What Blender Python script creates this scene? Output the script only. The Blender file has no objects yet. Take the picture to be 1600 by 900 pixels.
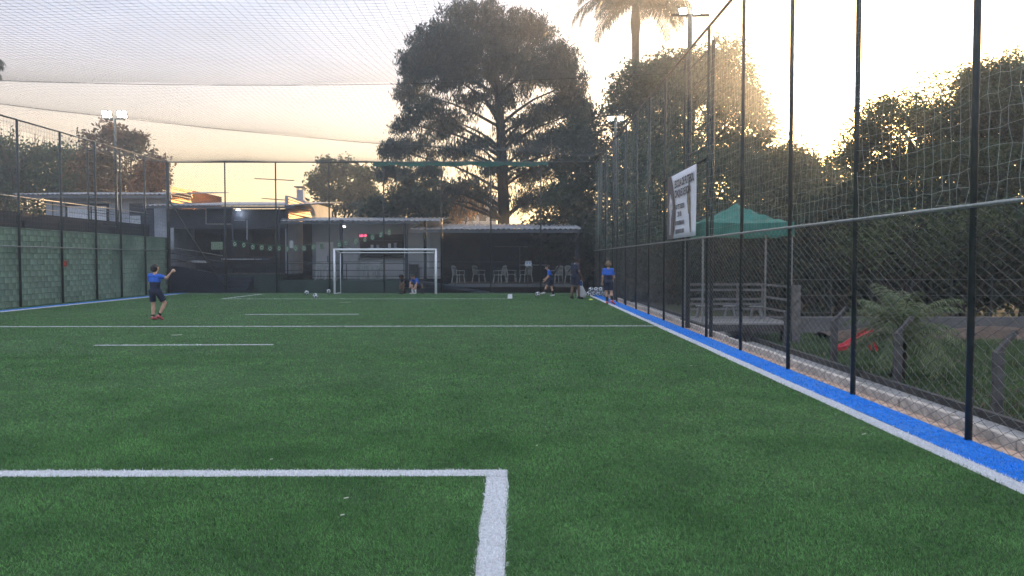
import bpy, math, random
import numpy as np
from mathutils import Vector, Matrix
R = math.radians
rng = np.random.default_rng(7)
random.seed(7)
sc = bpy.context.scene
col = sc.collection

# ------------------------------------------------------------------ camera
FPX, HC, PITCH = 1200.0, 1.6, math.atan(43 / 1200)
cd = bpy.data.cameras.new('camera'); cam = bpy.data.objects.new('camera', cd); col.objects.link(cam)
cd.sensor_width = 36; cd.lens = 36 * FPX / 1600; cd.clip_start = 0.05; cd.clip_end = 3000
cam.location = (0, 0, HC); cam.rotation_euler = (math.pi / 2 - PITCH, 0, 0)
sc.camera = cam

# ------------------------------------------------------------------ sky, sun, exposure
SUN_AZ, SUN_EL = R(24.1), R(6.1)
SUND = Vector((math.sin(SUN_AZ) * math.cos(SUN_EL), math.cos(SUN_AZ) * math.cos(SUN_EL), math.sin(SUN_EL)))
world = bpy.data.worlds.new('World'); sc.world = world; world.use_nodes = True
def build_world():
    nt = world.node_tree; N = nt.nodes; L = nt.links; N.clear()
    out = N.new('ShaderNodeOutputWorld')
    sky = N.new('ShaderNodeTexSky'); sky.sky_type = 'NISHITA'; sky.sun_disc = False
    sky.sun_elevation = SUN_EL; sky.sun_rotation = SUN_AZ; sky.air_density = 1.0; sky.dust_density = 2.0; sky.ozone_density = 1.5
    bg = N.new('ShaderNodeBackground'); bg.inputs[1].default_value = 0.05; L.new(sky.outputs[0], bg.inputs[0])
    # thin evening veil of high cloud, brightening towards the sun
    tc = N.new('ShaderNodeTexCoord'); sep = N.new('ShaderNodeSeparateXYZ'); L.new(tc.outputs['Generated'], sep.inputs[0])
    ramp = N.new('ShaderNodeValToRGB'); L.new(sep.outputs[2], ramp.inputs[0])
    e = ramp.color_ramp.elements
    stops = [(0.0, (.58, .36, .155)), (.10, (.54, .37, .195)), (.17, (.385, .31, .265)), (.24, (.275, .26, .31)), (.33, (.225, .255, .345)), (.5, (.42, .46, .56)), (1.0, (.54, .59, .70))]
    e[0].position, e[0].color = stops[0][0], stops[0][1] + (1,)
    e[1].position, e[1].color = stops[-1][0], stops[-1][1] + (1,)
    for p, c in stops[1:-1]:
        x = e.new(p); x.color = c + (1,)
    ramp2 = N.new('ShaderNodeValToRGB'); L.new(sep.outputs[2], ramp2.inputs[0]); e2 = ramp2.color_ramp.elements
    e2[0].position, e2[0].color = 0, (.34, .36, .44, 1); e2[1].position, e2[1].color = 1, (.54, .59, .70, 1)
    for p, c in ((.15, (.38, .38, .46)), (.4, (.40, .45, .57))):
        x = e2.new(p); x.color = c + (1,)
    dot = N.new('ShaderNodeVectorMath'); dot.operation = 'DOT_PRODUCT'; L.new(tc.outputs['Generated'], dot.inputs[0]); dot.inputs[1].default_value = SUND
    def glow(k, amp):
        m1 = N.new('ShaderNodeMath'); m1.operation = 'SUBTRACT'; L.new(dot.outputs['Value'], m1.inputs[0]); m1.inputs[1].default_value = 1
        m2 = N.new('ShaderNodeMath'); m2.operation = 'MULTIPLY'; L.new(m1.outputs[0], m2.inputs[0]); m2.inputs[1].default_value = k
        m3 = N.new('ShaderNodeMath'); m3.operation = 'EXPONENT'; L.new(m2.outputs[0], m3.inputs[0])
        m4 = N.new('ShaderNodeMath'); m4.operation = 'MULTIPLY'; L.new(m3.outputs[0], m4.inputs[0]); m4.inputs[1].default_value = amp
        return m4.outputs[0]
    # streaky thin cloud
    mp = N.new('ShaderNodeMapping'); L.new(tc.outputs['Generated'], mp.inputs[0]); mp.inputs['Scale'].default_value = (2.2, 2.2, 9); mp.inputs['Rotation'].default_value = (0.2, .25, .3)
    nz = N.new('ShaderNodeTexNoise'); nz.inputs['Scale'].default_value = 2.2; nz.inputs['Detail'].default_value = 6; L.new(mp.outputs[0], nz.inputs[0])
    cr = N.new('ShaderNodeMapRange'); L.new(nz.outputs[0], cr.inputs[0]); cr.inputs[1].default_value = .40; cr.inputs[2].default_value = .88; cr.inputs[3].default_value = .88; cr.inputs[4].default_value = 1.25
    side = N.new('ShaderNodeMapRange'); side.interpolation_type = 'SMOOTHSTEP'; L.new(dot.outputs['Value'], side.inputs[0]); side.inputs[1].default_value = -.35; side.inputs[2].default_value = .5
    mixs = N.new('ShaderNodeMix'); mixs.data_type = 'RGBA'; L.new(side.outputs[0], mixs.inputs[0]); L.new(ramp2.outputs[0], mixs.inputs[6]); L.new(ramp.outputs[0], mixs.inputs[7])
    bg2 = N.new('ShaderNodeBackground'); L.new([o for o in mixs.outputs if o.type == 'RGBA'][0], bg2.inputs[0]); L.new(cr.outputs[0], bg2.inputs[1])
    bg3 = N.new('ShaderNodeBackground'); bg3.inputs[0].default_value = (1, .80, .56, 1); L.new(glow(11, .23), bg3.inputs[1])
    bg4 = N.new('ShaderNodeBackground'); bg4.inputs[0].default_value = (1, .56, .12, 1); L.new(glow(75, 8.0), bg4.inputs[1])
    a1 = N.new('ShaderNodeAddShader'); a2 = N.new('ShaderNodeAddShader'); a3 = N.new('ShaderNodeAddShader')
    L.new(bg.outputs[0], a1.inputs[0]); L.new(bg2.outputs[0], a1.inputs[1])
    L.new(bg3.outputs[0], a2.inputs[0]); L.new(bg4.outputs[0], a2.inputs[1])
    L.new(a1.outputs[0], a3.inputs[0]); L.new(a2.outputs[0], a3.inputs[1]); L.new(a3.outputs[0], out.inputs[0])
build_world()
sd = bpy.data.lights.new('sun', 'SUN'); sd.energy = 5.0; sd.angle = R(0.5); sd.color = (1, .62, .30)
sun = bpy.data.objects.new('sun', sd); col.objects.link(sun); sun.rotation_euler = (-SUND).to_track_quat('-Z', 'Y').to_euler(); sun.location = (40, 90, 12)
sc.view_settings.view_transform = 'Standard'; sc.view_settings.look = 'None'; sc.view_settings.gamma = 1; sc.view_settings.use_curve_mapping = False
sc.view_settings.exposure = 1.22
sc.render.engine = 'CYCLES'
sc.cycles.max_bounces = 4; sc.cycles.diffuse_bounces = 2; sc.cycles.glossy_bounces = 2; sc.cycles.transmission_bounces = 2; sc.cycles.volume_bounces = 0
sc.cycles.use_adaptive_sampling = True; sc.cycles.adaptive_threshold = .03; sc.cycles.adaptive_min_samples = 12
sc.cycles.use_denoising = True

# ------------------------------------------------------------------ pixel-to-place helpers (photo measured at 1600 x 900)
def ray(px, py):
    r, u = (px - 800) / FPX, -(py - 450) / FPX
    return (r, math.cos(PITCH) + u * math.sin(PITCH), -math.sin(PITCH) + u * math.cos(PITCH))
def A(px, py, Y):
    d = ray(px, py); s = Y / d[1]
    return (d[0] * s, Y, HC + d[2] * s)
def X(px, Y): return A(px, 407, Y)[0]
def Z(py, Y): return A(800, py, Y)[2]

# ------------------------------------------------------------------ materials
MATS = {}
def mat(name, c, rough=.7, metal=0, var=.12, scale=6, c2=None, bump=0, spec=.4, emit=None, estr=0, island=0, objr=0, trans=0, stretch=None, detail=5):
    if name in MATS: return MATS[name]
    m = bpy.data.materials.new(name); m.use_nodes = True; MATS[name] = m
    nt = m.node_tree; N = nt.nodes; L = nt.links
    b = N['Principled BSDF']; b.inputs['Roughness'].default_value = rough; b.inputs['Metallic'].default_value = metal
    b.inputs['Specular IOR Level'].default_value = spec
    tc = N.new('ShaderNodeTexCoord'); src = tc.outputs['Object']
    if stretch:
        mp = N.new('ShaderNodeMapping'); L.new(src, mp.inputs[0]); mp.inputs['Scale'].default_value = stretch; src = mp.outputs[0]
    nz = N.new('ShaderNodeTexNoise'); nz.inputs['Scale'].default_value = scale; nz.inputs['Detail'].default_value = detail; L.new(src, nz.inputs[0])
    cr = N.new('ShaderNodeValToRGB'); L.new(nz.outputs[0], cr.inputs[0])
    c2 = c2 or tuple(x * (1 - var) for x in c)
    cr.color_ramp.elements[0].position = .35; cr.color_ramp.elements[1].position = .68
    cr.color_ramp.elements[0].color = tuple(c2) + (1,); cr.color_ramp.elements[1].color = tuple(min(1, x * (1 + var)) for x in c) + (1,)
    outc = cr.outputs[0]
    def scale_by(sock, lo, hi, outc):
        mr = N.new('ShaderNodeMapRange'); L.new(sock, mr.inputs[0]); mr.inputs[3].default_value = lo; mr.inputs[4].default_value = hi
        mx = N.new('ShaderNodeVectorMath'); mx.operation = 'SCALE'; L.new(outc, mx.inputs[0]); L.new(mr.outputs[0], mx.inputs['Scale'])
        return mx.outputs[0]
    if island:
        g = N.new('ShaderNodeNewGeometry'); outc = scale_by(g.outputs['Random Per Island'], 1 - island, 1 + island, outc)
    if objr:
        oi = N.new('ShaderNodeObjectInfo'); outc = scale_by(oi.outputs['Random'], 1 - objr, 1 + objr, outc)
    L.new(outc, b.inputs['Base Color'])
    if bump:
        bp = N.new('ShaderNodeBump'); bp.inputs['Strength'].default_value = bump; bp.inputs['Distance'].default_value = .02
        n2 = N.new('ShaderNodeTexNoise'); n2.inputs['Scale'].default_value = scale * 4; n2.inputs['Detail'].default_value = 6; L.new(src, n2.inputs[0])
        L.new(n2.outputs[0], bp.inputs['Height']); L.new(bp.outputs[0], b.inputs['Normal'])
    if emit:
        b.inputs['Emission Color'].default_value = tuple(emit) + (1,); b.inputs['Emission Strength'].default_value = estr
    if trans:
        t = N.new('ShaderNodeBsdfTranslucent'); L.new(outc, t.inputs[0]); ms = N.new('ShaderNodeMixShader'); ms.inputs[0].default_value = trans
        L.new(b.outputs[0], ms.inputs[1]); L.new(t.outputs[0], ms.inputs[2]); L.new(ms.outputs[0], N['Material Output'].inputs[0])
    return m

# ------------------------------------------------------------------ mesh helpers
def link(name, me, parent=None, loc=None, rz=0):
    o = bpy.data.objects.new(name, me); col.objects.link(o)
    if parent: o.parent = parent
    if loc is not None: o.location = loc
    if rz: o.rotation_euler.z = rz
    return o
def empty(name, label, cat, loc=(0, 0, 0), rz=0, group=None):
    o = bpy.data.objects.new(name, None); col.objects.link(o); o.location = loc; o.rotation_euler.z = rz; o.empty_display_size = .2
    return tag(o, label, cat, group)
def tag(o, label=None, cat=None, group=None, kind=None):
    if label: o['label'] = label
    if cat: o['category'] = cat
    if group: o['group'] = group
    if kind: o['kind'] = kind
    return o
def np_mesh(name, V, F, mats, mi=None, smooth=False):
    """V (n,3), F (m,k) all faces with k corners"""
    V = np.asarray(V, np.float32); F = np.asarray(F, np.int32)
    me = bpy.data.meshes.new(name); k = F.shape[1]
    me.vertices.add(len(V)); me.vertices.foreach_set('co', V.ravel())
    me.loops.add(F.size); me.loops.foreach_set('vertex_index', F.ravel())
    me.polygons.add(len(F)); me.polygons.foreach_set('loop_start', np.arange(0, F.size, k, dtype=np.int32))
    if mi is not None: me.polygons.foreach_set('material_index', np.asarray(mi, np.int32))
    me.polygons.foreach_set('use_smooth', np.full(len(F), bool(smooth)))
    for m in (mats if isinstance(mats, (list, tuple)) else [mats]): me.materials.append(m)
    me.update(calc_edges=True); me.validate()
    return me
class MB:
    def __init__(s): s.v = []; s.f = []; s.m = []
    def add(s, v, f, mi=0):
        n = len(s.v); s.v += [tuple(p) for p in v]; s.f += [tuple(i + n for i in q) for q in f]; s.m += [mi] * len(f); return s
    def box(s, x0, x1, y0, y1, z0, z1, mi=0):
        v = [(x0, y0, z0), (x1, y0, z0), (x1, y1, z0), (x0, y1, z0), (x0, y0, z1), (x1, y0, z1), (x1, y1, z1), (x0, y1, z1)]
        return s.add(v, [(0, 3, 2, 1), (4, 5, 6, 7), (0, 1, 5, 4), (1, 2, 6, 5), (2, 3, 7, 6), (3, 0, 4, 7)], mi)
    def bar(s, a, b, w, h=None, mi=0, up=(0, 0, 1)):
        """rectangular bar between two points"""
        a, b = Vector(a), Vector(b); h = h or w; d = (b - a).normalized(); u = Vector(up)
        if abs(d.dot(u)) > .98: u = Vector((0, 1, 0))
        r = d.cross(u).normalized(); u = r.cross(d)
        v = [p + r * sx * w / 2 + u * sz * h / 2 for p in (a, b) for sx, sz in ((-1, -1), (1, -1), (1, 1), (-1, 1))]
        return s.add(v, [(3, 2, 1, 0), (4, 5, 6, 7), (0, 1, 5, 4), (1, 2, 6, 5), (2, 3, 7, 6), (3, 0, 4, 7)], mi)
    def tube(s, pts, r, n=8, mi=0):
        pts = [Vector(p) for p in pts]; rs = r if isinstance(r, (list, tuple)) else [r] * len(pts)
        v = []; f = []
        for i, p in enumerate(pts):
            d = (pts[min(i + 1, len(pts) - 1)] - pts[max(i - 1, 0)]).normalized()
            u = Vector((0, 0, 1)) if abs(d.z) < .95 else Vector((0, 1, 0))
            a = d.cross(u).normalized(); b = a.cross(d)
            for k in range(n):
                t = 2 * math.pi * k / n; v.append(p + (a * math.cos(t) + b * math.sin(t)) * rs[i])
        for i in range(len(pts) - 1):
            for k in range(n):
                f.append((i * n + k, i * n + (k + 1) % n, (i + 1) * n + (k + 1) % n, (i + 1) * n + k))
        f.append(tuple(range(n))[::-1]); f.append(tuple(range((len(pts) - 1) * n, len(pts) * n)))
        return s.add(v, f, mi)
    def build(s, name, mats, parent=None, loc=None, rz=0, smooth=False, bevel=0):
        me = bpy.data.meshes.new(name); me.from_pydata(s.v, [], s.f)
        for m in (mats if isinstance(mats, (list, tuple)) else [mats]): me.materials.append(m)
        me.polygons.foreach_set('material_index', s.m)
        if smooth: me.polygons.foreach_set('use_smooth', [True] * len(s.f))
        me.update()
        o = link(name, me, parent, loc, rz)
        if bevel:
            b = o.modifiers.new('bevel', 'BEVEL'); b.width = bevel; b.segments = 2; b.limit_method = 'ANGLE'
        return o
def copy_tree(o, parent=None):
    c = o.copy(); col.objects.link(c); c.parent = parent
    for ch in list(o.children): copy_tree(ch, c)
    return c
def seg_mesh(P0, P1, r, n=3):
    """many thin prisms, arrays (m,3)"""
    P0, P1 = np.asarray(P0, float), np.asarray(P1, float); m = len(P0)
    d = P1 - P0; d /= np.linalg.norm(d, axis=1, keepdims=True) + 1e-9
    up = np.where(np.abs(d[:, 2:3]) < .9, np.array([[0, 0, 1.]]), np.array([[0, 1., 0]]))
    a = np.cross(d, up); a /= np.linalg.norm(a, axis=1, keepdims=True); b = np.cross(a, d)
    r = np.broadcast_to(np.asarray(r, float), (m,))[:, None]
    V = np.empty((m, 2 * n, 3))
    for k in range(n):
        t = 2 * math.pi * k / n; o = (a * math.cos(t) + b * math.sin(t)) * r
        V[:, k] = P0 + o; V[:, n + k] = P1 + o
    base = (np.arange(m) * 2 * n)[:, None]
    F = np.concatenate([base + np.array([[k, (k + 1) % n, n + (k + 1) % n, n + k]]) for k in range(n)])
    return V.reshape(-1, 3), F
def grid_net(P, r, step=1):
    """P (a,b,3) grid of knots -> net strings"""
    h0 = P[:, :-1:step] if step == 1 else P[:, 0:-step:step]; h1 = P[:, step::step][:, :h0.shape[1]]
    v0 = P[0:-step:step]; v1 = P[step::step][:v0.shape[0]]
    P0 = np.concatenate([h0.reshape(-1, 3), v0.reshape(-1, 3)]); P1 = np.concatenate([h1.reshape(-1, 3), v1.reshape(-1, 3)])
    return seg_mesh(P0, P1, r)
def knots(P, r):
    P = P.reshape(-1, 3); o = np.array([(1, 0, 0), (-1, 0, 0), (0, 1, 0), (0, -1, 0), (0, 0, 1), (0, 0, -1)]) * r
    V = (P[:, None] + o[None]).reshape(-1, 3); t = np.array([(0, 2, 4), (2, 1, 4), (1, 3, 4), (3, 0, 4), (2, 0, 5), (1, 2, 5), (3, 1, 5), (0, 3, 5)])
    return V, (np.arange(len(P)) * 6)[:, None, None] + t[None]

# ------------------------------------------------------------------ shared materials
M_black = mat('black_green_steel', (.032, .040, .039), .45, .3, .2, 9, spec=.4)
M_grey_steel = mat('galvanised_rail', (.25, .26, .25), .4, .6, .15, 20)
M_white_steel = mat('white_painted_steel', (.78, .80, .82), .35, 0, .05, 9)
M_net = mat('green_net_cord', (.27, .31, .27), .8, 0, .2, 4)
M_topnet = mat('overhead_net_cord', (.10, .12, .12), .8, 0, .2, 4)
M_wire = mat('chain_link_wire', (.13, .135, .13), .5, .3, .2, 6)
M_slate = mat('slate_painted_board', (.034, .044, .068), .6, 0, .2, 2.5, bump=.05)
M_navy = mat('dark_navy_board', (.012, .020, .040), .65, 0, .3, 1.6, bump=.05)
M_greywall = mat('grey_render_wall', (.38, .41, .47), .8, 0, .12, 1.5, bump=.1)
M_whitewall = mat('pale_render_wall', (.76, .78, .84), .8, 0, .10, 1.2, bump=.1)
M_greenwall = mat('dark_green_render', (.030, .062, .052), .75, 0, .3, 1.8, bump=.1)
M_roof = mat('corrugated_zinc', (.30, .31, .33), .5, .3, .3, 1.2)
M_fascia = mat('painted_fascia', (.11, .125, .15), .6, 0, .2, 2)
M_concrete = mat('grey_concrete', (.27, .26, .25), .9, 0, .25, 5, bump=.3)
M_wood = mat('weathered_wood', (.10, .085, .072), .8, 0, .35, 4, bump=.3, stretch=(1, 12, 12), objr=.15)
M_plastic = mat('white_plastic_chair', (.42, .44, .44), .45, 0, .08, 5)
M_bark = mat('bark', (.030, .024, .020), .95, 0, .4, 3, bump=.6, stretch=(4, 4, .7))
M_lamp = mat('lit_floodlight_lens', (1, 1, 1), .3, emit=(1, .98, .92), estr=30)

exec_parts = []
# ------------------------------------------------------------------ ground and pitch
XL, XR, YB, YG = -17.05, 4.06, 37.9, 36.5         # left wall, right fence, back fence, goal line
def ground():
    # one sheet to the horizon, lower than the pitch, gently uneven
    n = 60
    s = np.linspace(-1, 1, n); g = np.sign(s) * (np.abs(s) ** 3) * 900
    gx, gy = np.meshgrid(g, g + 40, indexing='ij')
    gz = -.42 + .0 * gx
    V = np.stack([gx, gy, gz], -1).reshape(-1, 3)
    i = np.arange(n * n).reshape(n, n); F = np.stack([i[:-1, :-1], i[1:, :-1], i[1:, 1:], i[:-1, 1:]], -1).reshape(-1, 4)
    o = link('ground', np_mesh('ground', V, F, mat('earth_and_grass', (.060, .075, .040), 1.0, 0, .3, .35, c2=(.075, .058, .042), spec=0)))
    tag(o, kind='structure')
    # pitch slab
    m = bpy.data.materials.new('artificial_turf'); m.use_nodes = True; nt = m.node_tree; N = nt.nodes; L = nt.links; b = N['Principled BSDF']
    b.inputs['Roughness'].default_value = .85; b.inputs['Specular IOR Level'].default_value = .3
    tc = N.new('ShaderNodeTexCoord')
    def noise(scale, st, det=4):
        mp = N.new('ShaderNodeMapping'); L.new(tc.outputs['Object'], mp.inputs[0]); mp.inputs['Scale'].default_value = st
        z = N.new('ShaderNodeTexNoise'); L.new(mp.outputs[0], z.inputs[0]); z.inputs['Scale'].default_value = scale; z.inputs['Detail'].default_value = det
        return z.outputs[0]
    a = noise(.35, (1, 1, 1)); c = noise(9, (1, 2.2, 1), 8); f = noise(120, (1, 1, 1), 2)
    r1 = N.new('ShaderNodeValToRGB'); L.new(c, r1.inputs[0]); r1.color_ramp.elements[0].position = .3; r1.color_ramp.elements[1].position = .7
    r1.color_ramp.elements[0].color = (.024, .062, .020, 1); r1.color_ramp.elements[1].color = (.056, .135, .042, 1)
    mr = N.new('ShaderNodeMapRange'); L.new(a, mr.inputs[0]); mr.inputs[1].default_value = .3; mr.inputs[2].default_value = .7; mr.inputs[3].default_value = .85; mr.inputs[4].default_value = 1.15
    mx = N.new('ShaderNodeVectorMath'); mx.operation = 'SCALE'; L.new(r1.outputs[0], mx.inputs[0]); L.new(mr.outputs[0], mx.inputs['Scale'])
    L.new(mx.outputs[0], b.inputs['Base Color'])
    ad = N.new('ShaderNodeMath'); ad.operation = 'ADD'; L.new(c, ad.inputs[0]); L.new(f, ad.inputs[1])
    bp = N.new('ShaderNodeBump'); bp.inputs['Strength'].default_value = .8; bp.inputs['Distance'].default_value = .03; L.new(ad.outputs[0], bp.inputs['Height']); L.new(bp.outputs[0], b.inputs['Normal'])
    o = MB().box(XL, XR + .03, -4, YB + .25, -.6, 0).build('pitch', m); tag(o, kind='structure')
    MATS['turf'] = m
ground()

# markings: every line its own turf strip   (x0,x1,y0,y1) or skewed quads
M_wl = mat('white_turf', (.56, .57, .60), .85, 0, .2, 40, bump=.8)
M_bl = mat('blue_turf', (.006, .17, .58), .8, 0, .25, 14, bump=.5)
LINES = []
def marking(name, quad, m=M_wl, zz=.006):
    x0, y0, x1, y1, x2, y2, x3, y3 = quad
    n = 40
    def edge(ax, ay, bx, by):
        ts = np.linspace(0, 1, n); jit = rng.normal(0, .006, (n, 2)); jit[0] = jit[-1] = 0
        return [(ax + (bx - ax) * t + j[0], ay + (by - ay) * t + j[1], zz) for t, j in zip(ts, jit)]
    a = edge(x0, y0, x1, y1); b = edge(x3, y3, x2, y2)
    v = a + b; f = [(i, i + 1, n + i + 1, n + i) for i in range(n - 1)]
    LINES.append((np.array([(x0, y0), (x1, y1), (x2, y2), (x3, y3)]), m))
    o = MB().add(v, f).build(name, m); return tag(o, kind='structure')
BXR, BXL = -.19, -12.1
marking('touchline_right', (3.50, -3.5, 3.50, 36.4, 3.66, 36.4, 3.66, -3.5))
marking('touchline_left', (-16.02, -3.5, -16.02, 36.4, -15.74, 36.4, -15.74, -3.5))
marking('goal_line', (-15.88, 36.4, 3.66, 36.5, 3.66, 36.62, -15.88, 36.52))
marking('halfway_line', (-15.73, 18.35, 3.49, 18.62, 3.49, 18.76, -15.73, 18.49))
marking('near_box_line', (-12.1, 5.56, BXR + .155, 5.63, BXR + .155, 5.80, -12.1, 5.73))
marking('near_box_side', (BXR, -3.0, BXR + .0, 5.62, BXR + .155, 5.62, BXR + .155, -3.0))
marking('far_box_line', (BXL, 31.85, BXR + .12, 31.95, BXR + .12, 32.1, BXL, 32.0))
marking('far_box_side_right', (BXR, 32.11, BXR, 36.4, BXR + .2, 36.4, BXR + .2, 32.11))
marking('far_box_side_left', (BXL - .05, 32.02, BXL + .15, 36.39, BXL + .3, 36.39, BXL + .1, 32.02))
marking('near_spot_line', (-7.85, 14.35, -4.52, 14.45, -4.52, 14.57, -7.85, 14.47))
marking('far_spot_line', (-7.9, 22.6, -4.55, 22.7, -4.55, 22.85, -7.9, 22.75))
marking('blue_border_right', (3.665, -3.5, 3.665, YB, XR + .005, YB, XR + .005, -3.5), M_bl, .005)
marking('blue_border_left', (-16.42, -3.5, -16.42, YB, -16.025, YB, -16.025, -3.5), M_bl, .005)

def turf_blades():
    # turf fibres, denser close to the camera's end of the pitch
    bands = [(1.5, 3.2, 3000, 4.4), (3.2, 5, 10500, 5.2), (5, 7, 7000, 7), (7, 9.5, 3600, 9), (9.5, 13, 1500, 11.5), (13, 18, 620, 15), (18, 25, 240, 17), (25, 36.4, 110, 17)]
    Ps = []; Ws = []
    for y0, y1, dens, half in bands:
        x0, x1 = max(-half, XL + .1), min(half, XR)
        n = int((x1 - x0) * (y1 - y0) * dens); Ps.append(np.stack([rng.uniform(x0, x1, n), rng.uniform(y0, y1, n)], -1))
        Ws.append(np.full(n, .0035 * max(1, (y0 + y1) / 2 / 5)))
    P = np.concatenate(Ps); W = np.concatenate(Ws)
    cls = np.zeros(len(P), int)
    J = P + rng.normal(0, .007, P.shape)
    for q, m in LINES:
        x0, y0 = q.min(0); x1, y1 = q.max(0)
        if (y1 - y0) > (x1 - x0):
            t = np.clip((J[:, 1] - y0) / (y1 - y0), 0, 1); xl = q[0, 0] + (q[1, 0] - q[0, 0]) * t; xr = q[3, 0] + (q[2, 0] - q[3, 0]) * t
            ins = (J[:, 1] > y0) & (J[:, 1] < y1) & (J[:, 0] > xl) & (J[:, 0] < xr)
        else:
            t = np.clip((J[:, 0] - x0) / (x1 - x0), 0, 1); ya = q[0, 1] + (q[1, 1] - q[0, 1]) * t; yb = q[3, 1] + (q[2, 1] - q[3, 1]) * t
            ins = (J[:, 0] > x0) & (J[:, 0] < x1) & (J[:, 1] > ya) & (J[:, 1] < yb)
        cls[ins] = 1 if m is M_wl else 2
    # wandering lay of the fibres
    ph = np.sin(P[:, 0] * 2.1 + np.sin(P[:, 1] * 1.3) * 2) + np.sin(P[:, 1] * 3.7 + P[:, 0]) + .8 * np.sin(P[:, 0] * 9 + P[:, 1] * 5)
    ang = rng.uniform(0, 2 * math.pi, len(P)) * .75 + ph * .45
    L = rng.uniform(.014, .030, len(P)); lean = rng.uniform(.3, 1.35, len(P)); L[rng.random(len(P)) < .12] *= 1.35
    lay = np.sin(P[:, 1] * .9 + 1.2 * np.sin(P[:, 0] * .5)) + np.sin(P[:, 0] * .8 - P[:, 1] * .35 + 2) + .7 * np.sin(P[:, 0] * 2.3 + P[:, 1] * 1.7)   # brushed and trodden patches
    lean = np.clip(lean + .16 * lay, .1, 1.5); L *= 1 + .07 * lay
    fac = rng.uniform(0, math.pi, len(P))
    hx, hy = np.cos(fac) * W / 2, np.sin(fac) * W / 2
    tx = P[:, 0] + np.cos(ang) * np.sin(lean) * L; ty = P[:, 1] + np.sin(ang) * np.sin(lean) * L; tz = np.cos(lean) * L * .8 + .002
    # white and blue fibres are laid flatter
    V = np.empty((len(P), 4, 3))
    V[:, 0] = np.stack([P[:, 0] - hx, P[:, 1] - hy, np.zeros(len(P))], -1); V[:, 1] = np.stack([P[:, 0] + hx, P[:, 1] + hy, np.zeros(len(P))], -1)
    V[:, 2] = np.stack([tx + hx * .5, ty + hy * .5, tz], -1); V[:, 3] = np.stack([tx - hx * .5, ty - hy * .5, tz], -1)
    mats = [mat('green_turf_fibre', (.112, .258, .076), .6, 0, .15, 1.3, c2=(.070, .178, .052), island=.65, spec=.18, trans=.25),
            mat('white_turf_fibre', (.80, .81, .83), .6, 0, .08, 3, island=.2, trans=.2),
            mat('blue_turf_fibre', (.002, .24, .82), .8, 0, .15, 3, island=.4, trans=.2, spec=.05)]
    for k, (nm, lb) in enumerate([('turf_fibres', 'short green artificial turf fibres covering the pitch'), ('white_turf_fibres', 'white turf fibres along the pitch lines'), ('blue_turf_fibres', 'blue turf fibres along the pitch border')]):
        S = V[cls == k]; n = len(S)
        o = link(nm, np_mesh(nm, S.reshape(-1, 3), np.arange(n * 4).reshape(n, 4), mats[k])); tag(o, lb, 'turf', kind='stuff')
turf_blades()

# ------------------------------------------------------------------ fences and nets
HT, HM = 6.42, 2.08      # fence top, middle rail
def post_mesh(h, r=.04):
    return MB().tube([(0, 0, -.1), (0, 0, h)], r, 10)
def place_posts(parent, pts, h=HT, r=.031):
    first = None
    for p in pts:
        if first is None:
            first = post_mesh(h, r).build('post', M_black, parent, p, smooth=True)
        else:
            link('post', first.data, parent, p)
def chain_zigzag(a, b, z0, z1, pitch, r, axis):
    """chain link between a and b along axis 0/1 at other coordinate c"""
    n = int((b[axis] - a[axis]) / pitch); m = int((z1 - z0) / (pitch / 2)) + 1
    k = np.arange(n); j = np.arange(m)
    s = a[axis] + (k[:, None] + .5 * (j[None] % 2) * np.where(k[:, None] % 2 == 0, 1, 1)) * pitch
    zig = a[axis] + k[:, None] * pitch + np.where((j[None] + k[:, None]) % 2 == 0, 0, 1) * pitch
    zz = z0 + j[None] * (pitch / 2) + 0 * k[:, None]
    P = np.zeros((n, m, 3)); P[..., axis] = zig; P[..., 1 - axis] = a[1 - axis]; P[..., 2] = zz
    P[..., axis] += rng.normal(0, pitch * .03, (n, m)); P[..., 2] += rng.normal(0, pitch * .03, (n, m))
    P[..., 1 - axis] += .012 * np.sin(P[..., axis] * 3.1) * np.sin((zz - z0) / (z1 - z0) * math.pi) + rng.normal(0, .002, (n, m))
    return seg_mesh(P[:, :-1].reshape(-1, 3), P[:, 1:].reshape(-1, 3), r)

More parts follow.
